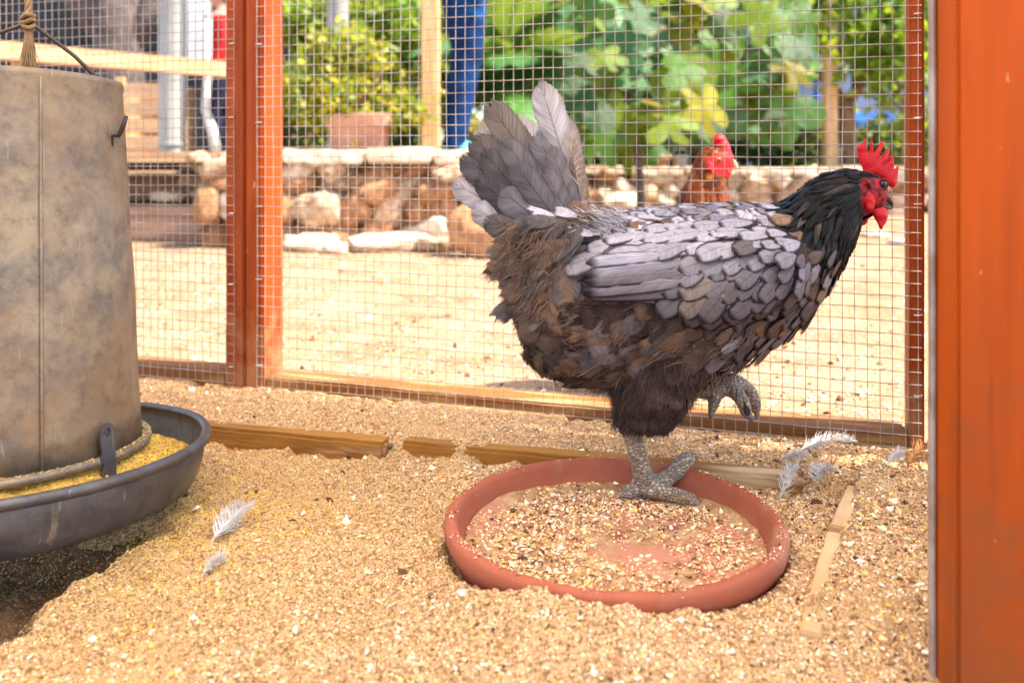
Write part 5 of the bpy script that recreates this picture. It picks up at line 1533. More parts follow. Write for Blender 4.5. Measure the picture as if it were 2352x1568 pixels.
# far wall
xr0, xr1 = P(1080, 0, 5.85).x, P(2230, 0, 5.85).x
wr = stone_wall('low far rubble wall of ochre stones behind both hens', (xr0, 5.85, 0), (xr1, 5.62, 0), 0.0, 0.235, 0.22, 0.10, 0.24, (5, 2.4, 2.6), 14)
x_ = 0.0; rs = random.Random(2)
while x_ < (xr1 - xr0) - 0.1:
    w_ = rs.uniform(0.22, 0.42)
    link('coping_slab', box_mesh('coping_slab', w_ - 0.012, 0.26, 0.05, 0.010, (x_ + w_ / 2, 0.09, 0.262 + rs.uniform(-0.006, 0.008)), 2, 0.010, 6), wr, mats=M['stone_pale'])
    x_ += w_
for k, (px, py) in enumerate(((2062, 446), (2102, 446), (2050, 470), (2088, 472))):
    p = P(px, py, 5.45)
    o = link('concrete_block', box_mesh('concrete_block', 0.10, 0.12, 0.058, 0.006, (0, 0, 0), 2, 0.003), None, ['upper grey brown block stacked against the far wall', 'upper grey brown block hidden half behind the corner stile', 'lower grey brown block nearest the hen beak', 'lower grey brown block hidden half behind the corner stile'][k], 'block', 'blocks stacked against the far wall', mats=M['sleeper'])
    o.location = (p.x, 5.45, 0.029 if k > 1 else 0.0885); o.rotation_euler = (0, 0, R(rs.uniform(-6, 6)))
# terraces
def sheet(name, pts, z, mat):
    link(name, py_mesh(name, [(x, y, z) for x, y in pts], [tuple(range(len(pts)))]), kind='structure', mats=mat)
sheet('terrace_near', [(-9, YW + 0.15), (xl1 - 0.03, YW + 0.15), (xl1 + 0.0, 5.9), (-9, 5.9)], 0.335, M['soil'])
sheet('terrace_far', [(-30, 5.88), (40, 5.80), (60, 60), (-60, 60)], 0.24, M['soil'])
# loose stones along the foot of the wall
for k, (px, py, sx, sy, sz, kind, lab) in enumerate((
        (715, 578, 0.24, 0.2, 0.085, 'stone_pale', 'flat pale stone at the foot of the wall beside the middle stiles'),
        (770, 582, 0.11, 0.1, 0.05, 'stone_pale', 'small pale stone next to the flat one at the wall foot'),
        (890, 574, 0.38, 0.2, 0.085, 'stone_pale', 'long flat pale stone at the foot of the limestone wall'),
        (1015, 572, 0.26, 0.18, 0.065, 'stone', 'low pale slab stone between the long stone and the ochre boulder'),
        (1108, 588, 0.24, 0.26, 0.24, 'stone_red', 'rounded ochre boulder at the wall end behind the tail'),
        (1430, 492, 0.44, 0.3, 0.17, 'stone_pale', 'broad pale boulder behind the thin fig stem'),
        (2010, 545, 0.15, 0.12, 0.03, 'stone_pale', 'flat pale stone on the yard below the hen beak'),
        (2070, 560, 0.12, 0.1, 0.025, 'stone_pale', 'thin pale stone on the yard beside the orange stile'),
        (395, 470, 0.22, 0.18, 0.06, 'stone_pale', 'rounded white stone lying on the lower sleeper'))):
    g = G(px, py)
    put_stone((g.x, g.y, sz * 0.36), (sx, sy, sz), kind, k + 40.5, None, (0, 0, 0.3 * k), label=lab, cat='stone')
o = [q for q in bpy.data.objects if q.get('label') == 'rounded white stone lying on the lower sleeper'][0]
p = P(385, 462, 3.85); o.location = (p.x, 3.86, 0.185); o.scale = (0.24, 0.12, 0.055)

# sleepers stepping up on the left, seen under the rail
def beam(name, label, cat, a, b, h, d, mat, group=None, parent=None, rough=0.003):
    a, b = Vector(a), Vector(b); v = b - a; L_ = v.length
    o = link(name, box_mesh(name, L_, d, h, 0.006, (L_ / 2, d / 2, h / 2), 2, rough, 12), parent, label, cat, group, mats=mat)
    o.location = a; o.rotation_euler = (0, -math.asin(v.z / L_), math.atan2(v.y, v.x))
    return o
beam('sleeper', 'lowest weathered sleeper at the edge of the yard', 'sleeper', (P(150, 0, 3.75).x, 3.75, 0), (P(560, 0, 3.72).x, 3.70, 0), 0.150, 0.16, M['sleeper'], 'sleepers stepping up behind the feeder')
beam('sleeper', 'middle weathered sleeper with a sunlit pale top', 'sleeper', (P(150, 0, 4.2).x, 4.2, 0.148), (P(545, 0, 4.2).x, 4.16, 0.148), 0.125, 0.30, M['sleeper'], 'sleepers stepping up behind the feeder')
beam('sleeper', 'upper sleeper under the plank fence', 'sleeper', (P(100, 0, 4.7).x, 4.7, 0.28), (P(545, 0, 4.7).x, 4.66, 0.28), 0.10, 0.20, M['timber_h'], 'sleepers stepping up behind the feeder')
hp_ = thing('rubble_heap', 'heap of broken stones on the sleepers left of the stiles', 'rubble', P(475, 440, 3.95))
rs = random.Random(9)
for k in range(34):
    px, py = rs.uniform(428, 540), rs.uniform(362, 448)
    if (px - 428) < (448 - py) * 0.0 + 10 and py < 380: continue
    q = P(px, py, 3.95 + rs.uniform(-0.06, 0.12)) - hp_.location
    s_ = rs.uniform(0.05, 0.11)
    put_stone(q, (s_ * 1.3, s_, s_ * 0.8), rs.choices(('stone', 'stone_red', 'stone_pale'), (3, 3, 1))[0], rs.random(), hp_)
# long hand rail and its posts
rl = thing('wooden_railing', 'pale timber railing crossing behind the feeder', 'railing', (0, 0, 0))
ra, rb = P(-60, 122, 3.92), P(560, 174, 4.98); ra.z = rb.z = 0.79
beam('top_rail', None, None, ra, rb, 0.085, 0.05, M['timber_h'], parent=rl)
for f in (0.12, 0.985):
    q = ra.lerp(rb, f)
    link('post', box_mesh('post', 0.075, 0.075, 0.50, 0.005, (q.x, q.y + 0.075, 0.54), 1, 0.002, 6), rl, mats=M['timber'])
# plank crate
ck = thing('plank_crate', 'open crate of pale planks below the railing', 'crate', (P(335, 0, 5.4).x, 5.4, 0.335))
for k in range(4):
    link('plank', box_mesh('plank', 0.36, 0.022, 0.085, 0.004, (0, 0.0, 0.10 + k * 0.105), 1, 0.002, 4), ck, mats=M['timber_h'])
    link('plank', box_mesh('plank', 0.36, 0.022, 0.085, 0.004, (0, 0.3, 0.10 + k * 0.105), 1, 0.002, 4), ck, mats=M['timber_h'])
for x in (-0.165, 0.165):
    link('corner_batten', box_mesh('corner_batten', 0.05, 0.03, 0.50, 0.004, (x, 0.028, 0.25), 1), ck, mats=M['timber'])
    link('side_panel', box_mesh('side_panel', 0.02, 0.24, 0.40, 0.004, (x, 0.165, 0.26), 1), ck, mats=M['timber'])
link('crate_floor', box_mesh('crate_floor', 0.34, 0.27, 0.02, 0.003, (0, 0.15, 0.05)), ck, mats=M['timber_h'])
# columns
def column(label, px, Y, w, z0, mat, bands=True):
    t_ = thing('column', label, 'column', (P(px, 0, Y).x, Y, z0))
    r_ = w / 2
    V, Fc = lathe_arrays([(0.001, 0), (r_ * 1.25, 0), (r_ * 1.25, 0.03), (r_ * 1.02, 0.035), (r_, 0.06), (r_, 2.3), (r_ * 1.15, 2.32), (r_ * 1.15, 2.38), (0.001, 2.38)], 40)
    link('shaft', py_mesh('shaft', V, Fc, True), t_, mats=mat)
    tubes('collar', [([(r_ * 1.06 * math.cos(a), r_ * 1.06 * math.sin(a), 0.09) for a in np.linspace(0, 6.2832, 33)], 0.008, 6, False)], mat, t_)
    return t_
column('pale grey round column behind the railing', 397, 5.15, 0.150, 0.335, M['steel_grey'])
column('pale grey round column behind the yellow green potted plant', 776, 5.0, 0.118, 0.335, M['steel_grey'])
# white sheet and leaning white pole beside the person in red
ws = thing('white_board', 'off white board standing behind the left column', 'board', (P(452, 0, 6.3).x, 6.3, 0.24))
link('panel', box_mesh('panel', 0.20, 0.03, 0.75, 0.01, (0, 0, 1.16), 2, 0.002, 5), ws, mats=M['white'])
for x in (-0.08, 0.08): link('leg', box_mesh('leg', 0.02, 0.02, 0.78, 0.003, (x, 0, 0.40)), ws, mats=M['dark_shed'])
link('foot', box_mesh('foot', 0.24, 0.16, 0.03, 0.005, (0, 0, 0.015)), ws, mats=M['steel_grey'])
wp = thing('white_pole', 'thin white pole leaning in front of the person in red', 'pole', P(497, 335, 5.0))
V, Fc = tube_arrays([(0, 0, -0.06), (-0.02, 0, 0.08), (-0.06, 0, 0.2), (-0.05, 0.0, 0.42), (-0.045, 0, 0.72)], [0.028, 0.028, 0.024, 0.02, 0.018], 12)
link('tube', py_mesh('tube', V, Fc, True), wp, mats=M['white'])
link('cap', py_mesh('cap', *ellipsoid((-0.045, 0, 0.725), (0.024, 0.024, 0.016))), wp, mats=M['steel_grey'])
# near black board shed standing in for the dark netting on the left
sh = thing('dark_shed', 'dark board shed standing in for dark netting behind the railing', 'shed', (-4.9, 8.4, 0.24), R(8))
for k in range(16):
    link('board', box_mesh('board', 0.185, 0.03, 2.9, 0.004, (0.1 + k * 0.19, 0.004 * (k % 2), 1.45)), sh, mats=M['dark_shed'])
link('roof', box_mesh('roof', 3.4, 1.6, 0.06, 0.01, (1.55, -0.1, 2.95)), sh, mats=M['dark_shed'])
link('side_wall', box_mesh('side_wall', 0.03, 0.7, 2.9, 0.004, (3.13, 0.37, 1.45)), sh, mats=M['dark_shed'])
lt = thing('tree', 'thick grey trunked tree in front of the dark shed', 'tree', (P(262, 0, 7.2).x, 7.2, 0.24))
V, Fc = merge([tube_arrays([(0, 0, -0.05), (0.02, 0, 0.3), (0.06, 0, 0.7), (0.02, 0, 1.2), (0.1, 0, 1.9)], [0.24, 0.19, 0.18, 0.19, 0.14], 16), tube_arrays([(0.04, 0, 0.9), (0.3, 0, 1.3), (0.5, 0.1, 2.0)], [0.12, 0.09, 0.06], 12), tube_arrays([(0.02, 0, 1.0), (-0.3, 0, 1.4), (-0.5, 0, 2.1)], [0.12, 0.09, 0.06], 12)])
V = [v + noise.noise_vector(v * 9) * 0.025 for v in V]
link('trunk', py_mesh('trunk', V, Fc, True), lt, mats=M['bark_grey'])

# ------------------------------------------------------------------ foliage
LEAF_ATT = leaf_mat('leaf_cloud', None, None, 0.5, 0.45, attr=True)
def leaf_cloud(name, parent, centre, radii, n, size, pal, clumps=26, seed=0, elong=1.7, shell=0.5, droop=0.35):
    r_ = np.random.default_rng(seed)
    c = np.array(centre); R3 = np.array(radii)
    cd = r_.normal(0, 1, (clumps, 3)); cd /= np.linalg.norm(cd, axis=1)[:, None]
    cc = cd * (shell + (1 - shell) * r_.random((clumps, 1)) ** 0.5)
    k = r_.integers(0, clumps, n)
    p = cc[k] + r_.normal(0, 0.20, (n, 3))
    p = c + p * R3
    nrm = r_.normal(0, 1, (n, 3)) + np.array((0, -0.5, 1.0)); nrm /= np.linalg.norm(nrm, axis=1)[:, None]
    t = r_.normal(0, 1, (n, 3)) + np.array((0, 0, -droop)); t -= nrm * (t * nrm).sum(1)[:, None]; t /= np.linalg.norm(t, axis=1)[:, None] + 1e-9
    s = np.cross(nrm, t)
    L_ = (size * r_.uniform(0.6, 1.3, n))[:, None]; W_ = L_ / elong * 0.5
    v = np.stack([p, p + t * L_ * 0.35 + s * W_ + nrm * L_ * 0.06, p + t * L_ * 0.75 + s * W_ * 0.75, p + t * L_ - nrm * L_ * 0.1, p + t * L_ * 0.75 - s * W_ * 0.75, p + t * L_ * 0.35 - s * W_ + nrm * L_ * 0.06], 1).reshape(-1, 3)
    b = (np.arange(n) * 6)[:, None]
    Fc = np.concatenate([b + np.array((0, 1, 2, 3)), b + np.array((0, 3, 4, 5))], 0)
    pal = np.array(pal); tone = r_.uniform(0.7, 1.3, clumps)[k][:, None]
    cols = np.clip(pal[r_.integers(0, len(pal), n)] * tone * r_.uniform(0.8, 1.2, (n, 1)), 0.004, 0.7)
    return link(name, np_mesh(name, v, Fc, True, np.repeat(cols, 6, 0)), parent, mats=LEAF_ATT)

GREEN = [(0.035, 0.14, 0.012), (0.02, 0.085, 0.012), (0.06, 0.18, 0.015), (0.10, 0.21, 0.015)]
DEEP = [(0.012, 0.045, 0.018), (0.018, 0.06, 0.022), (0.01, 0.03, 0.012)]
LIME = [(0.23, 0.37, 0.012), (0.15, 0.31, 0.012), (0.34, 0.45, 0.02), (0.08, 0.20, 0.012)]
YELL = [(0.42, 0.36, 0.006), (0.28, 0.32, 0.006), (0.15, 0.23, 0.008), (0.50, 0.36, 0.006), (0.07, 0.13, 0.008)]

def bush(name, label, cat, px, py, Y, rx, rz, ry, n, size, pal, z0, seed, stem=M['bark'], clumps=26, **kw):
    c = P(px, py, Y)
    t_ = thing(name, label, cat, (c.x, Y, z0))
    h = c.z - z0
    leaf_cloud('foliage', t_, (0, 0, h), (rx, ry, rz), n, size, pal, clumps, seed, **kw)
    rs = random.Random(seed)
    tubes('stem', [([(0, 0, -0.03), (rs.uniform(-.02, .02), 0, h * 0.5), (rs.uniform(-rx, rx) * .5, rs.uniform(-ry, ry) * .5, h + rz * 0.4)], [0.014, 0.010, 0.004], 7) for k in range(5)], stem, t_)
    return t_

# potted plant with yellow green leaves
pc = P(826, 0, 3.95)
pot = thing('flower_pot', 'square rimmed terracotta pot on the terrace wall', 'pot', (pc.x, 3.95, 0.337))
def frustum(zs, ws):
    V, Fc = [], []
    for z, w_ in zip(zs, ws):
        r_ = w_ * 0.18
        for k in range(16):
            a = math.pi / 8 * k + math.pi / 16
            sx, sy = math.copysign(abs(math.cos(a)) ** 0.35, math.cos(a)), math.copysign(abs(math.sin(a)) ** 0.35, math.sin(a))
            V.append((sx * w_ / 2, sy * w_ / 2, z))
    for i in range(len(zs) - 1):
        for k in range(16):
            k2 = (k + 1) % 16
            Fc.append((i * 16 + k, i * 16 + k2, (i + 1) * 16 + k2, (i + 1) * 16 + k))
    return V, Fc
V, Fc = frustum([0, 0.002, 0.15, 0.152, 0.20, 0.205, 0.203, 0.17, 0.168], [0.01, 0.205, 0.275, 0.305, 0.32, 0.315, 0.285, 0.27, 0.01])
link('body', py_mesh('body', V, Fc, False), pot, mats=M['pot'])
V, Fc = frustum([0.176, 0.178], [0.27, 0.01]); link('soil', py_mesh('soil', V, Fc, False), pot, mats=M['soil'])
bush('potted_plant', 'bushy yellow green plant growing in the terracotta pot', 'plant', 832, 188, 3.95, 0.30, 0.20, 0.24, 4600, 0.036, YELL, 0.515, 5, clumps=30, shell=0.5)
bush('shrub', 'small bush of bright yellow leaves behind the jeans leg', 'shrub', 1078, 318, 4.55, 0.08, 0.11, 0.08, 700, 0.035, YELL[:2] + YELL[3:4], 0.335, 6, clumps=14)
bush('shrub', 'loose lime green shrub behind the potted plant', 'shrub', 885, 60, 5.6, 0.36, 0.42, 0.3, 3600, 0.055, LIME, 0.335, 7, clumps=40)
bush('shrub', 'dark green low bush beside the pale terracotta pot', 'shrub', 915, 318, 4.5, 0.14, 0.13, 0.12, 1400, 0.04, GREEN + DEEP, 0.335, 8)
bush('shrub', 'small dark shrub between stiles and the terracotta pot', 'shrub', 715, 300, 5.3, 0.2, 0.3, 0.2, 1200, 0.05, DEEP + GREEN[:1], 0.335, 9)
bush('shrub', 'leafy green shrub high beside the second grey column', 'shrub', 705, 35, 5.8, 0.18, 0.22, 0.2, 900, 0.05, LIME, 0.335, 10)
for k, (px, py, rx, rz, lab) in enumerate(((1735, 325, 0.42, 0.24, 'dark clipped hedge behind the chestnut hen'), (1845, 330, 0.28, 0.26, 'dark hedge left of the tan post'), (2060, 330, 0.42, 0.24, 'dark hedge below the blue tarpaulin'), (1600, 350, 0.3, 0.16, 'low dark hedge under the fig leaves'), (1400, 345, 0.4, 0.16, 'low shaded hedge behind the fig stem'))):
    bush('hedge', lab, 'hedge', px, py, 6.9 + 0.08 * k, rx, rz, 0.25, 2600, 0.05, DEEP, 0.24, 30 + k, clumps=40, shell=0.2)
# timber posts
def tpost(label, px, Y, w, z0, z1):
    t_ = thing('timber_post', label, 'post', (P(px, 0, Y).x, Y, z0))
    link('shaft', box_mesh('shaft', w, w, z1 - z0, 0.006, (0, 0, (z1 - z0) / 2), 1, 0.003, 10), t_, mats=M['timber'])
    link('base_plate', box_mesh('base_plate', w * 1.25, w * 1.25, 0.016, 0.002, (0, 0, 0.002)), t_, mats=M['steel_grey'])
tpost('pale timber post touching the blue jeans', 989, 3.98, 0.078, 0.335, 2.0)
tpost('weathered timber post beside the dark palm trunk', 1301, 6.2, 0.115, 0.24, 2.2)
tpost('slim tan timber post left of the forked young tree', 1906, 6.15, 0.082, 0.24, 2.0)

# fig trees with big lobed leaves
def fig_leaf_mesh(seed, lobes=5):
    rs = random.Random(seed)
    n = 44; out = []
    for i in range(n):
        a = 2 * math.pi * i / n                     # 0 at the tip, pi at the stalk
        lob = abs(math.cos(a * lobes / 2 * 0.92))
        r_ = 0.20 + 0.34 * lob ** 0.75
        if abs(a - math.pi) < 0.35: r_ *= 0.45 + 0.55 * abs(a - math.pi) / 0.35
        r_ *= 1 + 0.03 * rs.uniform(-1, 1)
        out.append((math.sin(a) * r_, 0.42 + math.cos(a) * r_))
    V, Fc = [(0, 0.36, 0.0)], []
    for ring, f in enumerate((0.35, 0.7, 1.0)):
        for (x, y) in out:
            px, py = x * f, 0.36 + (y - 0.36) * f
            z = -0.16 * (px * px * 2.2) - 0.20 * max(py - 0.3, 0) ** 2 + 0.03 * math.sin(px * 11 + seed) * f + 0.05 * abs(px)
            V.append((px, py, z))
    for k in range(n): Fc.append((0, 1 + k, 1 + (k + 1) % n))
    for r_ in range(2):
        for k in range(n):
            k2 = (k + 1) % n
            Fc.append((1 + r_ * n + k, 1 + (r_ + 1) * n + k, 1 + (r_ + 1) * n + k2, 1 + r_ * n + k2))
    # stalk
    o = len(V)
    sv, sf = tube_arrays([(0, -0.28, -0.05), (0, -0.1, 0.0), (0, 0.12, 0.0)], [0.010, 0.010, 0.008], 5)
    V += [tuple(v) for v in sv]; Fc += [tuple(i + o for i in q) for q in sf]
    return py_mesh('fig_leaf', V, Fc, True)

def fig_mat():
    t = NT('fig_leaf')
    oi = t.n('ObjectInfo')
    tc = t.n('TexCoord'); sp = t.n('SeparateXYZ'); t.t.links.new(tc.outputs['Object'], sp.inputs[0])
    base = oi.outputs['Color']
    # pale veins fanning from the stalk end
    ang = t.math('ARCTAN2', sp.outputs[0], t.math('ADD', sp.outputs[1], -0.04))
    vein = t.ramp(t.math('ABSOLUTE', t.math('SINE', t.math('MULTIPLY', ang, 4.2))), 0.0, 0.10, 0.55, 0.0)
    base = t.mix(vein, base, (0.30, 0.36, 0.08))
    base = t.mix(t.ramp(t.noise(t.coords((1, 1, 1)), 5, 4), 0.4, 0.75, 0, 0.5), base, (0.05, 0.10, 0.03))
    t.set(Base_Color=base, Roughness=0.38)
    t.bsdf.inputs['Specular IOR Level'].default_value = 0.22
    tr = t.n('BsdfTranslucent'); t.put(tr.inputs[0], t.mix(0.35, base, (0.34, 0.34, 0.002)))
    mx = t.n('MixShader'); mx.inputs[0].default_value = 0.45
    t.t.links.new(t.bsdf.outputs[0], mx.inputs[1]); t.t.links.new(tr.outputs[0], mx.inputs[2]); t.t.links.new(mx.outputs[0], t.out.inputs[0])
    t.bump(t.noise(t.coords((1, 1, 1)), 22, 3), 0.3, 0.02)
    return t.m
M['fig'] = fig_mat()
FIG = [fig_leaf_mesh(k, (5, 5, 3, 5)[k]) for k in range(4)]
for m_ in FIG: m_.materials.append(M['fig'])
FCOL = [(0.030, 0.13, 0.024), (0.06, 0.16, 0.010), (0.016, 0.065, 0.012), (0.13, 0.19, 0.004), (0.24, 0.20, 0.002), (0.05, 0.16, 0.055)]

def fig_tree(label, Y, stems, leaves, seed):
    rs = random.Random(seed)
    b0 = stems[0][0][0]
    base = P(b0[0], b0[1], Y); base.z = 0
    t_ = thing('fig_tree', label, 'tree', base)
    for pts, rad, mt in stems:
        V, Fc = tube_arrays([P(a, b, Y + dy) - base for a, b, dy in [(q + (0,))[:3] for q in pts]], rad, 10)
        link('stem', py_mesh('stem', V, Fc, True), t_, mats=mt)
    for (px, py, s_, ang, face) in leaves:
        p = P(px, py, Y + rs.uniform(-0.28, 0.28)) - base
        a = R(ang)
        d = Vector((math.cos(a), rs.uniform(-0.25, 0.15), math.sin(a)))
        n_ = Vector((rs.uniform(-0.5, 0.5), -1.0, rs.uniform(0.1, 1.1))) if face else Vector((rs.uniform(-0.7, 0.7), rs.uniform(-0.6, 0.3), 1))
        L_ = s_ * 0.88 * Y / F
        o = link('leaf', FIG[rs.randrange(4)], t_)
        m = feather_frame(p - d.normalized() * L_ * 0.4, d, n_, L_, L_ * rs.uniform(0.9, 1.1), 0.0, 0)
        o.matrix_local = m
        c = np.array(FCOL[rs.choices(range(6), (4, 3, 3, 2.5, 2.5, 2.5))[0]]) * rs.uniform(0.8, 1.25); o.color = (*c, 1)
    return t_
rs = random.Random(77)
lv = [(1385, 70, 150, 150, 1), (1500, 60, 170, 40, 1), (1440, 110, 130, 95, 1), (1330, 190, 150, 185, 1), (1345, 135, 140, 165, 1), (1560, 110, 150, 5, 1), (1590, 190, 190, -55, 1), (1540, 240, 190, -80, 1), (1340, 250, 160, 230, 1), (1420, 270, 140, 250, 1), (1450, 320, 180, -90, 1), (1385, 320, 130, 240, 1), (1520, 300, 140, -60, 1), (1480, 180, 120, 30, 1), (1310, 240, 130, 200, 1), (1560, 160, 120, 10, 1), (1400, 180, 130, 200, 1), (1610, 250, 150, -70, 1), (1505, 345, 90, -90, 1)]
for k in range(26): lv.append((rs.uniform(1300, 1620), rs.uniform(0, 310), rs.uniform(85, 140), rs.uniform(150, 390), rs.random() < 0.7))
fig_tree('young fig tree with a thin grey stem behind the tail', 4.3, [([(1472, 545), (1471, 440), (1466, 350), (1448, 280), (1441, 200), (1440, 110), (1436, 40)], [0.022, 0.021, 0.019, 0.014, 0.012, 0.010, 0.006], M['bark_grey']), ([(1448, 282), (1500, 250), (1560, 215), (1600, 190)], [0.010, 0.009, 0.007, 0.004], M['bark']), ([(1444, 230), (1400, 205), (1350, 190)], [0.009, 0.007, 0.004], M['bark']), ([(1440, 130), (1490, 90), (1530, 60)], [0.008, 0.006, 0.004], M['bark'])], lv, 3)
lv = [(1640, 60, 150, 120, 1), (1700, 130, 150, 240, 1), (1740, 40, 150, 60, 1), (1760, 180, 150, -70, 1), (1800, 90, 140, -10, 1), (1810, 270, 170, -85, 1), (1775, 230, 140, -60, 1), (1680, 200, 150, 230, 1), (1630, 130, 130, 180, 1), (1720, 260, 140, 260, 1), (1660, 280, 150, 250, 1), (1840, 40, 130, 20, 1), (1820, 160, 120, -30, 1), (1640, 330, 110, -90, 1), (1730, 305, 100, -100, 1)]
for k in range(24): lv.append((rs.uniform(1600, 1850), rs.uniform(0, 290), rs.uniform(85, 135), rs.uniform(150, 390), rs.random() < 0.7))
fig_tree('second fig tree with a dark slanting branch above the chestnut hen', 4.6, [([(1600, 520), (1602, 400), (1640, 300), (1690, 170), (1730, 90), (1760, 10)], [0.020, 0.019, 0.016, 0.014, 0.012, 0.008], M['bark_dark']), ([(1690, 170), (1760, 190), (1800, 230)], [0.009, 0.007, 0.004], M['bark']), ([(1720, 110), (1770, 90), (1820, 60)], [0.008, 0.006, 0.004], M['bark']), ([(1602, 400), (1600, 345), (1560, 330), (1510, 320)], [0.013, 0.012, 0.010, 0.008], M['bark_grey'])], lv, 4)

# forked young tree on the right
tb = P(1946, 0, 6.3); tb.z = 0.24
yt = thing('young_tree', 'forked young tree with tan trunk above the grey hen head', 'tree', tb)
def br(pts, rad): return tube_arrays([P(a, b, 6.3 + (c if c else 0)) - tb for a, b, c in pts], rad, 10)
V, Fc = merge([br([(1947, 398, 0), (1946, 340, 0), (1944, 260, 0), (1940, 232, 0)], [0.068, 0.062, 0.058, 0.06]), br([(1941, 240, 0), (1915, 205, 0), (1890, 180, .1), (1865, 140, .1), (1845, 60, .1), (1840, -60, .2)], [0.05, 0.042, 0.034, 0.026, 0.02, 0.012]),
               br([(1941, 238, 0), (1962, 215, 0), (1985, 180, -.1), (2010, 140, -.1), (2040, 60, -.1), (2060, -60, 0)], [0.05, 0.042, 0.032, 0.026, 0.02, 0.012]), br([(1915, 206, 0), (1908, 150, 0), (1905, 60, 0), (1900, -50, 0)], [0.03, 0.026, 0.02, 0.012]), br([(1965, 214, 0), (1960, 150, 0.1), (1972, 40, 0.1), (1980, -60, 0.1)], [0.026, 0.022, 0.018, 0.012])])
link('trunk', py_mesh('trunk', V, Fc, True), yt, mats=M['bark'])
c = P(1960, 40, 6.3) - tb
leaf_cloud('crown', yt, c, (0.55, 0.42, 0.50), 1500, 0.085, LIME + LIME + GREEN[3:], 40, 51, 1.35, 0.35)
yt2 = bush('shrub', 'light green leafy shrub beside the orange stile at the corner', 'shrub', 2075, 120, 6.0, 0.28, 0.5, 0.3, 1500, 0.07, LIME + GREEN[3:], 0.24, 52, clumps=26)

# palms
def frond_mesh(seed, L_=1.0, n=34):
    rs = random.Random(seed)
    V, Fc = [], []
    def spine(f): return Vector((f * L_, 0, 0.30 * L_ * math.sin(f * 2.2) - 0.42 * L_ * f * f))
    a, b = tube_arrays([spine(f) for f in np.linspace(0, 1, 9)], [0.012 * (1 - 0.8 * f) for f in np.linspace(0, 1, 9)], 5)
    V += a; Fc += b
    for k in range(n):
        f = 0.15 + 0.85 * k / (n - 1)
        p = spine(f); t_ = (spine(min(f + 0.02, 1)) - spine(f - 0.02)).normalized()
        for s_ in (-1, 1):
            ll = L_ * 0.36 * math.sin(math.pi * (0.12 + 0.8 * f)) * rs.uniform(0.85, 1.1) + 0.03
            side = Vector((0, s_, 0.15)); d = (t_ * 0.75 + side * 0.8).normalized()
            w_ = 0.011 * L_ + 0.003
            o = len(V)
            mid = p + d * ll * 0.5 - Vector((0, 0, 0.05 * ll)); tip = p + d * ll - Vector((0, 0, 0.30 * ll)); ww = t_.cross(d).cross(d).normalized() * w_
            V += [p - ww * 0.6, p + ww * 0.6, mid + ww, tip, mid - ww]
            Fc += [(o, o + 1, o + 2, o + 4), (o + 4, o + 2, o + 3)]
    m = py_mesh('frond', V, Fc, True)
    return m
M['palm'] = leaf_mat('palm_leaf', (0.035, 0.15, 0.035), (0.08, 0.24, 0.045), 0.3, 0.35)
FR = [frond_mesh(k) for k in range(3)]
for m_ in FR: m_.materials.append(M['palm'])
def palm(label, px, Y, z0, zt, tr, nf, Lf, seed, tilt=(-20, 60), mat=M['bark_dark']):
    rs = random.Random(seed)
    b = P(px, 0, Y); t_ = thing('palm', label, 'palm', (b.x, Y, z0))
    hh = zt - z0
    V, Fc = tube_arrays([(0, 0, -0.05), (0, 0, hh * 0.5), (0, 0, hh + 0.03)], [tr * 1.15, tr, tr * 0.9], 14)
    V2, F2 = [], []
    its = [(V, Fc)]
    for k in range(int(hh / 0.05) * 5):
        a = k * 2.4; z = hh * k / (int(hh / 0.05) * 5 + 1)
        d = Vector((math.cos(a), math.sin(a), 0))
        its.append(tube_arrays([d * tr * 0.9 + Vector((0, 0, z)), d * tr * 1.25 + Vector((0, 0, z + 0.045))], [0.022, 0.006], 5))
    V, Fc = merge(its)
    link('trunk', py_mesh('trunk', V, Fc, True), t_, mats=mat)
    for k in range(nf):
        o = link('frond', FR[rs.randrange(3)], t_)
        s_ = Lf * rs.uniform(0.75, 1.15)
        o.location = (0, 0, hh); o.scale = (s_, s_, s_)
        o.rotation_euler = (rs.uniform(-.2, .2), -R(rs.uniform(*tilt)), k * 2.399 + rs.uniform(-.3, .3))
palm('palm with a dark rough trunk behind the tall tail feather', 1258, 6.6, 0.24, 1.32, 0.075, 22, 1.0, 1)
palm('low bright green palm behind the blue jeans', 1170, 5.7, 0.335, 0.62, 0.07, 26, 0.85, 2, (-5, 75))
palm('tall green palm behind the fig trees', 1560, 8.6, 0.24, 1.25, 0.10, 26, 1.4, 3, (-10, 70))
palm('green palm behind the second grey column', 900, 8.2, 0.24, 1.1, 0.10, 22, 1.1, 4, (-10, 70))

# trees that close the view
def big_tree(label, px, Y, h, rx, rz, n, pal, seed, size=0.13):
    b = P(px, 0, Y); t_ = thing('tree', label, 'tree', (b.x, Y, 0.24))
    rs = random.Random(seed)
    its = [([(0, 0, -0.1), (0.05, 0, h * 0.3), (0, 0.05, h * 0.75)], [0.13, 0.10, 0.05], 10)]
    for k in range(6):
        a = k * 1.05; its.append(([(0.03, 0, h * 0.35), (math.cos(a) * rx * .4, math.sin(a) * rx * .4, h * 0.6), (math.cos(a) * rx * .8, math.sin(a) * rx * .7, h * rs.uniform(.6, .95))], [0.06, 0.04, 0.015], 8))
    V, Fc = merge([tube_arrays(*i) for i in its])
    link('trunk', py_mesh('trunk', V, Fc, True), t_, mats=M['bark'])
    leaf_cloud('crown', t_, (0, 0, h * 0.62), (rx, rx * 0.7, rz), n, size, pal, 70, seed, 1.6, 0.25)
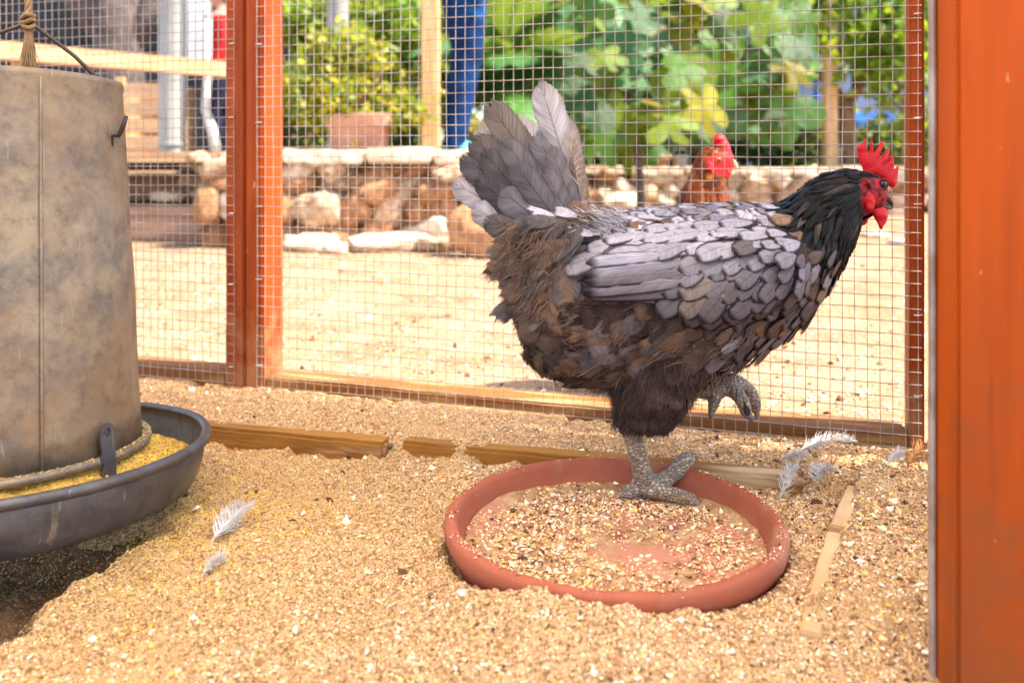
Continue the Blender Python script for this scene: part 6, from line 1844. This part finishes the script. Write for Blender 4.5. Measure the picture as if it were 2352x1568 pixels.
for k, (px, Y, h, rx, rz, pal, lab) in enumerate(((600, 10.5, 2.6, 1.3, 1.4, GREEN + DEEP, 'broad leafy tree far behind the two grey columns'), (900, 11.5, 2.8, 1.5, 1.5, LIME + GREEN, 'light green tree far behind the potted plant'), (1180, 10.0, 2.8, 1.3, 1.4, GREEN + DEEP, 'deep green tree far behind the low palm'), (1480, 11.0, 3.0, 1.5, 1.6, GREEN + LIME, 'green tree far behind the first fig'), (1690, 12.0, 3.2, 1.2, 1.7, LIME + GREEN, 'pale green tree left of the blue grey wall'), (250, 12.0, 3.2, 1.7, 1.7, DEEP, 'dark tree over the board shed'))):
    big_tree(lab, px, Y, h, rx, rz, 5200, pal, 60 + k)
# house wall, blue tarpaulin and its posts
hw = thing('house', 'low blue grey house behind the forked young tree', 'building', (3.3, 9.6, 0.24), R(-4))
link('wall', box_mesh('wall', 5.0, 0.3, 3.0, 0.02, (1.5, 0, 1.5)), hw, mats=M['blue_wall'])
link('roof', box_mesh('roof', 5.4, 1.6, 0.12, 0.02, (1.5, 0.5, 3.07)), hw, mats=M['sleeper'])
for x in (-0.2, 1.5, 3.2):
    w_ = link('window', box_mesh('window', 0.9, 0.06, 1.0, 0.01, (x, -0.16, 1.5)), hw, mats=M['white'])
    link('pane', box_mesh('pane', 0.76, 0.02, 0.86, 0.004, (x, -0.195, 1.5)), w_, mats=M['dark_shed'])
h2_ = thing('house', 'low blue grey house behind the left shrubs', 'building', (-4.6, 13.0, 0.24), R(3))
link('wall', box_mesh('wall', 4.4, 0.3, 2.6, 0.02, (1.0, 0, 1.3)), h2_, mats=M['blue_wall'])
link('roof', box_mesh('roof', 4.8, 1.6, 0.12, 0.02, (1.0, 0.5, 2.67)), h2_, mats=M['sleeper'])
link('door', box_mesh('door', 0.9, 0.06, 2.0, 0.01, (1.6, -0.16, 1.0)), h2_, mats=M['dark_shed'])
tp = P(1985, 262, 7.7)
tt = thing('blue_canopy', 'bright blue tarpaulin canopy on posts behind the young tree', 'canopy', (tp.x, 7.7, 0.24))
A, B = np.meshgrid(np.linspace(-0.42, 0.55, 16), np.linspace(0, 0.9, 10))
Zc = 0.40 + 0.16 * B + 0.02 * np.cos(A * 9)
ii = (np.arange(9)[:, None] * 16 + np.arange(15)[None, :]).ravel()
link('sheet', np_mesh('sheet', np.concatenate([np.stack([A, B, Zc], -1).reshape(-1, 3), np.stack([A, B, Zc - 0.012], -1).reshape(-1, 3)]), np.concatenate([np.stack([ii, ii + 1, ii + 17, ii + 16], 1), np.stack([ii + 160, ii + 176, ii + 177, ii + 161], 1)])), tt, mats=M['blue'])
link('valance', box_mesh('valance', 0.97, 0.012, 0.075, 0.003, (0.065, -0.01, 0.385)), tt, mats=M['blue'])
for x, y, z1 in ((-0.40, 0.02, 1.05), (0.53, 0.02, 0.40), (-0.40, 0.88, 0.54), (0.53, 0.88, 0.54)):
    link('post', box_mesh('post', 0.04, 0.04, z1, 0.004, (x, y + 0.02, z1 / 2)), tt, mats=M['blue'])
# odds and ends on the far terrace
sp_ = thing('flower_pot', 'small clay pot on the far wall left of the chestnut hen', 'pot', (P(1516, 0, 6.3).x, 6.3, 0.242))
V, Fc = lathe_arrays([(0.001, 0), (0.05, 0), (0.066, 0.09), (0.076, 0.092), (0.078, 0.125), (0.070, 0.126), (0.064, 0.10), (0.001, 0.098)], 24)
link('body', py_mesh('body', V, Fc, True), sp_, mats=M['pot']); V, Fc = lathe_arrays([(0.063, 0.104), (0.001, 0.108)], 24); link('soil', py_mesh('soil', V, Fc, True), sp_, mats=M['soil'])
for px, r_, lab in ((1562, 0.06, 'small white bucket beside the small clay pot'), (1925, 0.085, 'white bucket between tan post and forked tree')):
    wb = thing('bucket', lab, 'bucket', (P(px, 0, 6.35).x, 6.35, 0.242))
    V, Fc = lathe_arrays([(0.001, 0), (r_ * 0.8, 0), (r_, r_ * 1.9), (r_ * 1.06, r_ * 1.9), (r_ * 1.06, r_ * 2.0), (r_ * 0.95, r_ * 2.0), (r_ * 0.76, 0.01), (0.001, 0.012)], 28)
    link('pail', py_mesh('pail', V, Fc, True), wb, mats=M['white'])
    tubes('handle', [([(r_ * math.cos(a), 0, r_ * 1.9 - r_ * 0.9 * math.sin(a) * -1) for a in np.linspace(0, math.pi, 14)], 0.004, 6)], M['steel_grey'], wb)

# ------------------------------------------------------------------ people
def person(label, loc, h, rz, trousers, top, hair, shoe, stance=0.05, elbow=0.9):
    t_ = thing('person', label, 'person', loc, rz)
    s_ = h / 1.72
    def v(x, y, z): return Vector((x, y, z)) * s_
    parts = [tube_arrays([v(0, 0, 0.86), v(0, 0, 1.0), v(0.01, 0, 1.2), v(0, 0, 1.38), v(0, 0, 1.44)], [0.13 * s_, 0.125 * s_, 0.14 * s_, 0.13 * s_, 0.06 * s_], 18),
             tube_arrays([v(0, 0, 1.40), v(0.005, 0, 1.52)], [0.052 * s_, 0.05 * s_], 14), ellipsoid(v(0.02, 0, 1.60), (0.095 * s_, 0.075 * s_, 0.118 * s_)), ellipsoid(v(0.115, 0, 1.585), (0.018 * s_, 0.012 * s_, 0.022 * s_))]
    jeans, shirt = [], []
    shirt.append(tube_arrays([v(0, 0, 0.84), v(0, 0, 1.0), v(0.01, 0, 1.2), v(0, 0, 1.37), v(0, 0, 1.43)], [0.155 * s_, 0.14 * s_, 0.155 * s_, 0.145 * s_, 0.07 * s_], 18))
    for sy in (-1, 1):
        st = stance * sy
        leg = [v(0.0, sy * 0.085, 0.90), v(0.02 + st * .3, sy * 0.09, 0.68), v(0.03 + st, sy * 0.085, 0.48), v(0.0 + st, sy * 0.085, 0.30), v(-0.03 + st, sy * 0.085, 0.08)]
        parts.append(tube_arrays(leg, [x * s_ for x in (0.09, 0.075, 0.055, 0.05, 0.036)], 14))
        jeans.append(tube_arrays(leg[:4] + [v(-0.03 + st, sy * 0.085, 0.045)], [x * s_ for x in (0.108, 0.096, 0.072, 0.066, 0.052)], 18))
        arm = [v(0, sy * 0.16, 1.38), v(-0.02, sy * 0.21, 1.12), v(0.06, sy * 0.21, elbow), v(0.08, sy * 0.205, elbow - 0.08)]
        parts.append(tube_arrays(arm, [x * s_ for x in (0.05, 0.042, 0.030, 0.032)], 12))
        for k in range(5):
            fo = arm[3] + v(0.006, (k - 2) * 0.015, -0.03)
            if k == 4: parts.append(tube_arrays([arm[3], arm[3] + v(0.035, -sy * 0.012, -0.03), arm[3] + v(0.045, -sy * 0.018, -0.06)], [0.012 * s_, 0.010 * s_, 0.008 * s_], 6))
            else: parts.append(tube_arrays([fo, fo + v(0.012, 0, -0.05), fo + v(0.03, 0, -0.075 - 0.008 * (k in (1, 2)))], [0.010 * s_, 0.009 * s_, 0.007 * s_], 6))
        shirt.append(tube_arrays(arm[:2] + [arm[1].lerp(arm[2], 0.85)], [x * s_ for x in (0.068, 0.055, 0.043)], 12))
        V, Fc = merge([ellipsoid(v(0.03 + st, sy * 0.085, 0.045), (0.135 * s_, 0.048 * s_, 0.045 * s_))])
        V = [Vector((q.x, q.y, max(q.z, 0.0))) for q in V]
        link('shoe', py_mesh('shoe', V, Fc, True), t_, mats=shoe)
    link('body', (lambda m: (m.materials.append(M['skin']), m)[1])(fuse(parts, 0.012 * s_, 'body')), t_)
    link('trousers', (lambda m: (m.materials.append(trousers), m)[1])(fuse(jeans, 0.012 * s_, 'trousers')), t_)
    link('top', (lambda m: (m.materials.append(top), m)[1])(fuse(shirt, 0.012 * s_, 'top')), t_)
    V, Fc = ellipsoid(v(-0.005, 0, 1.625), (0.105 * s_, 0.086 * s_, 0.112 * s_)); V = [q for q in V]
    link('hair', py_mesh('hair', [Vector((min(q.x, 0.05 * s_ + (q.z - 1.62 * s_) * 0.6), q.y, q.z)) for q in V], Fc, True), t_, mats=hair)
    for sy in (-1, 1):
        link('eye', py_mesh('eye', *ellipsoid(v(0.104, sy * 0.03, 1.605), (0.008 * s_, 0.012 * s_, 0.008 * s_), 0, 10, 6), True), t_, mats=M['eye'])
    link('mouth', py_mesh('mouth', *ellipsoid(v(0.098, 0, 1.545), (0.010 * s_, 0.024 * s_, 0.006 * s_), 0, 10, 6), True), t_, mats=M['red_cloth'])
    return t_
pj = P(1058, 0, 4.2)
person('person in blue jeans standing on the terrace beside the timber post', (pj.x, 4.2, 0.337), 1.76, R(8), M['denim'], M['shirt'], M['hair'], M['shoe'], 0.01)
pr = P(508, 0, 5.7)
person('person in a red jacket and navy trousers behind the middle stiles', (pr.x, 5.7, 0.337), 1.12, R(200), M['navy'], M['red_cloth'], M['hair'], M['navy'], 0.03)
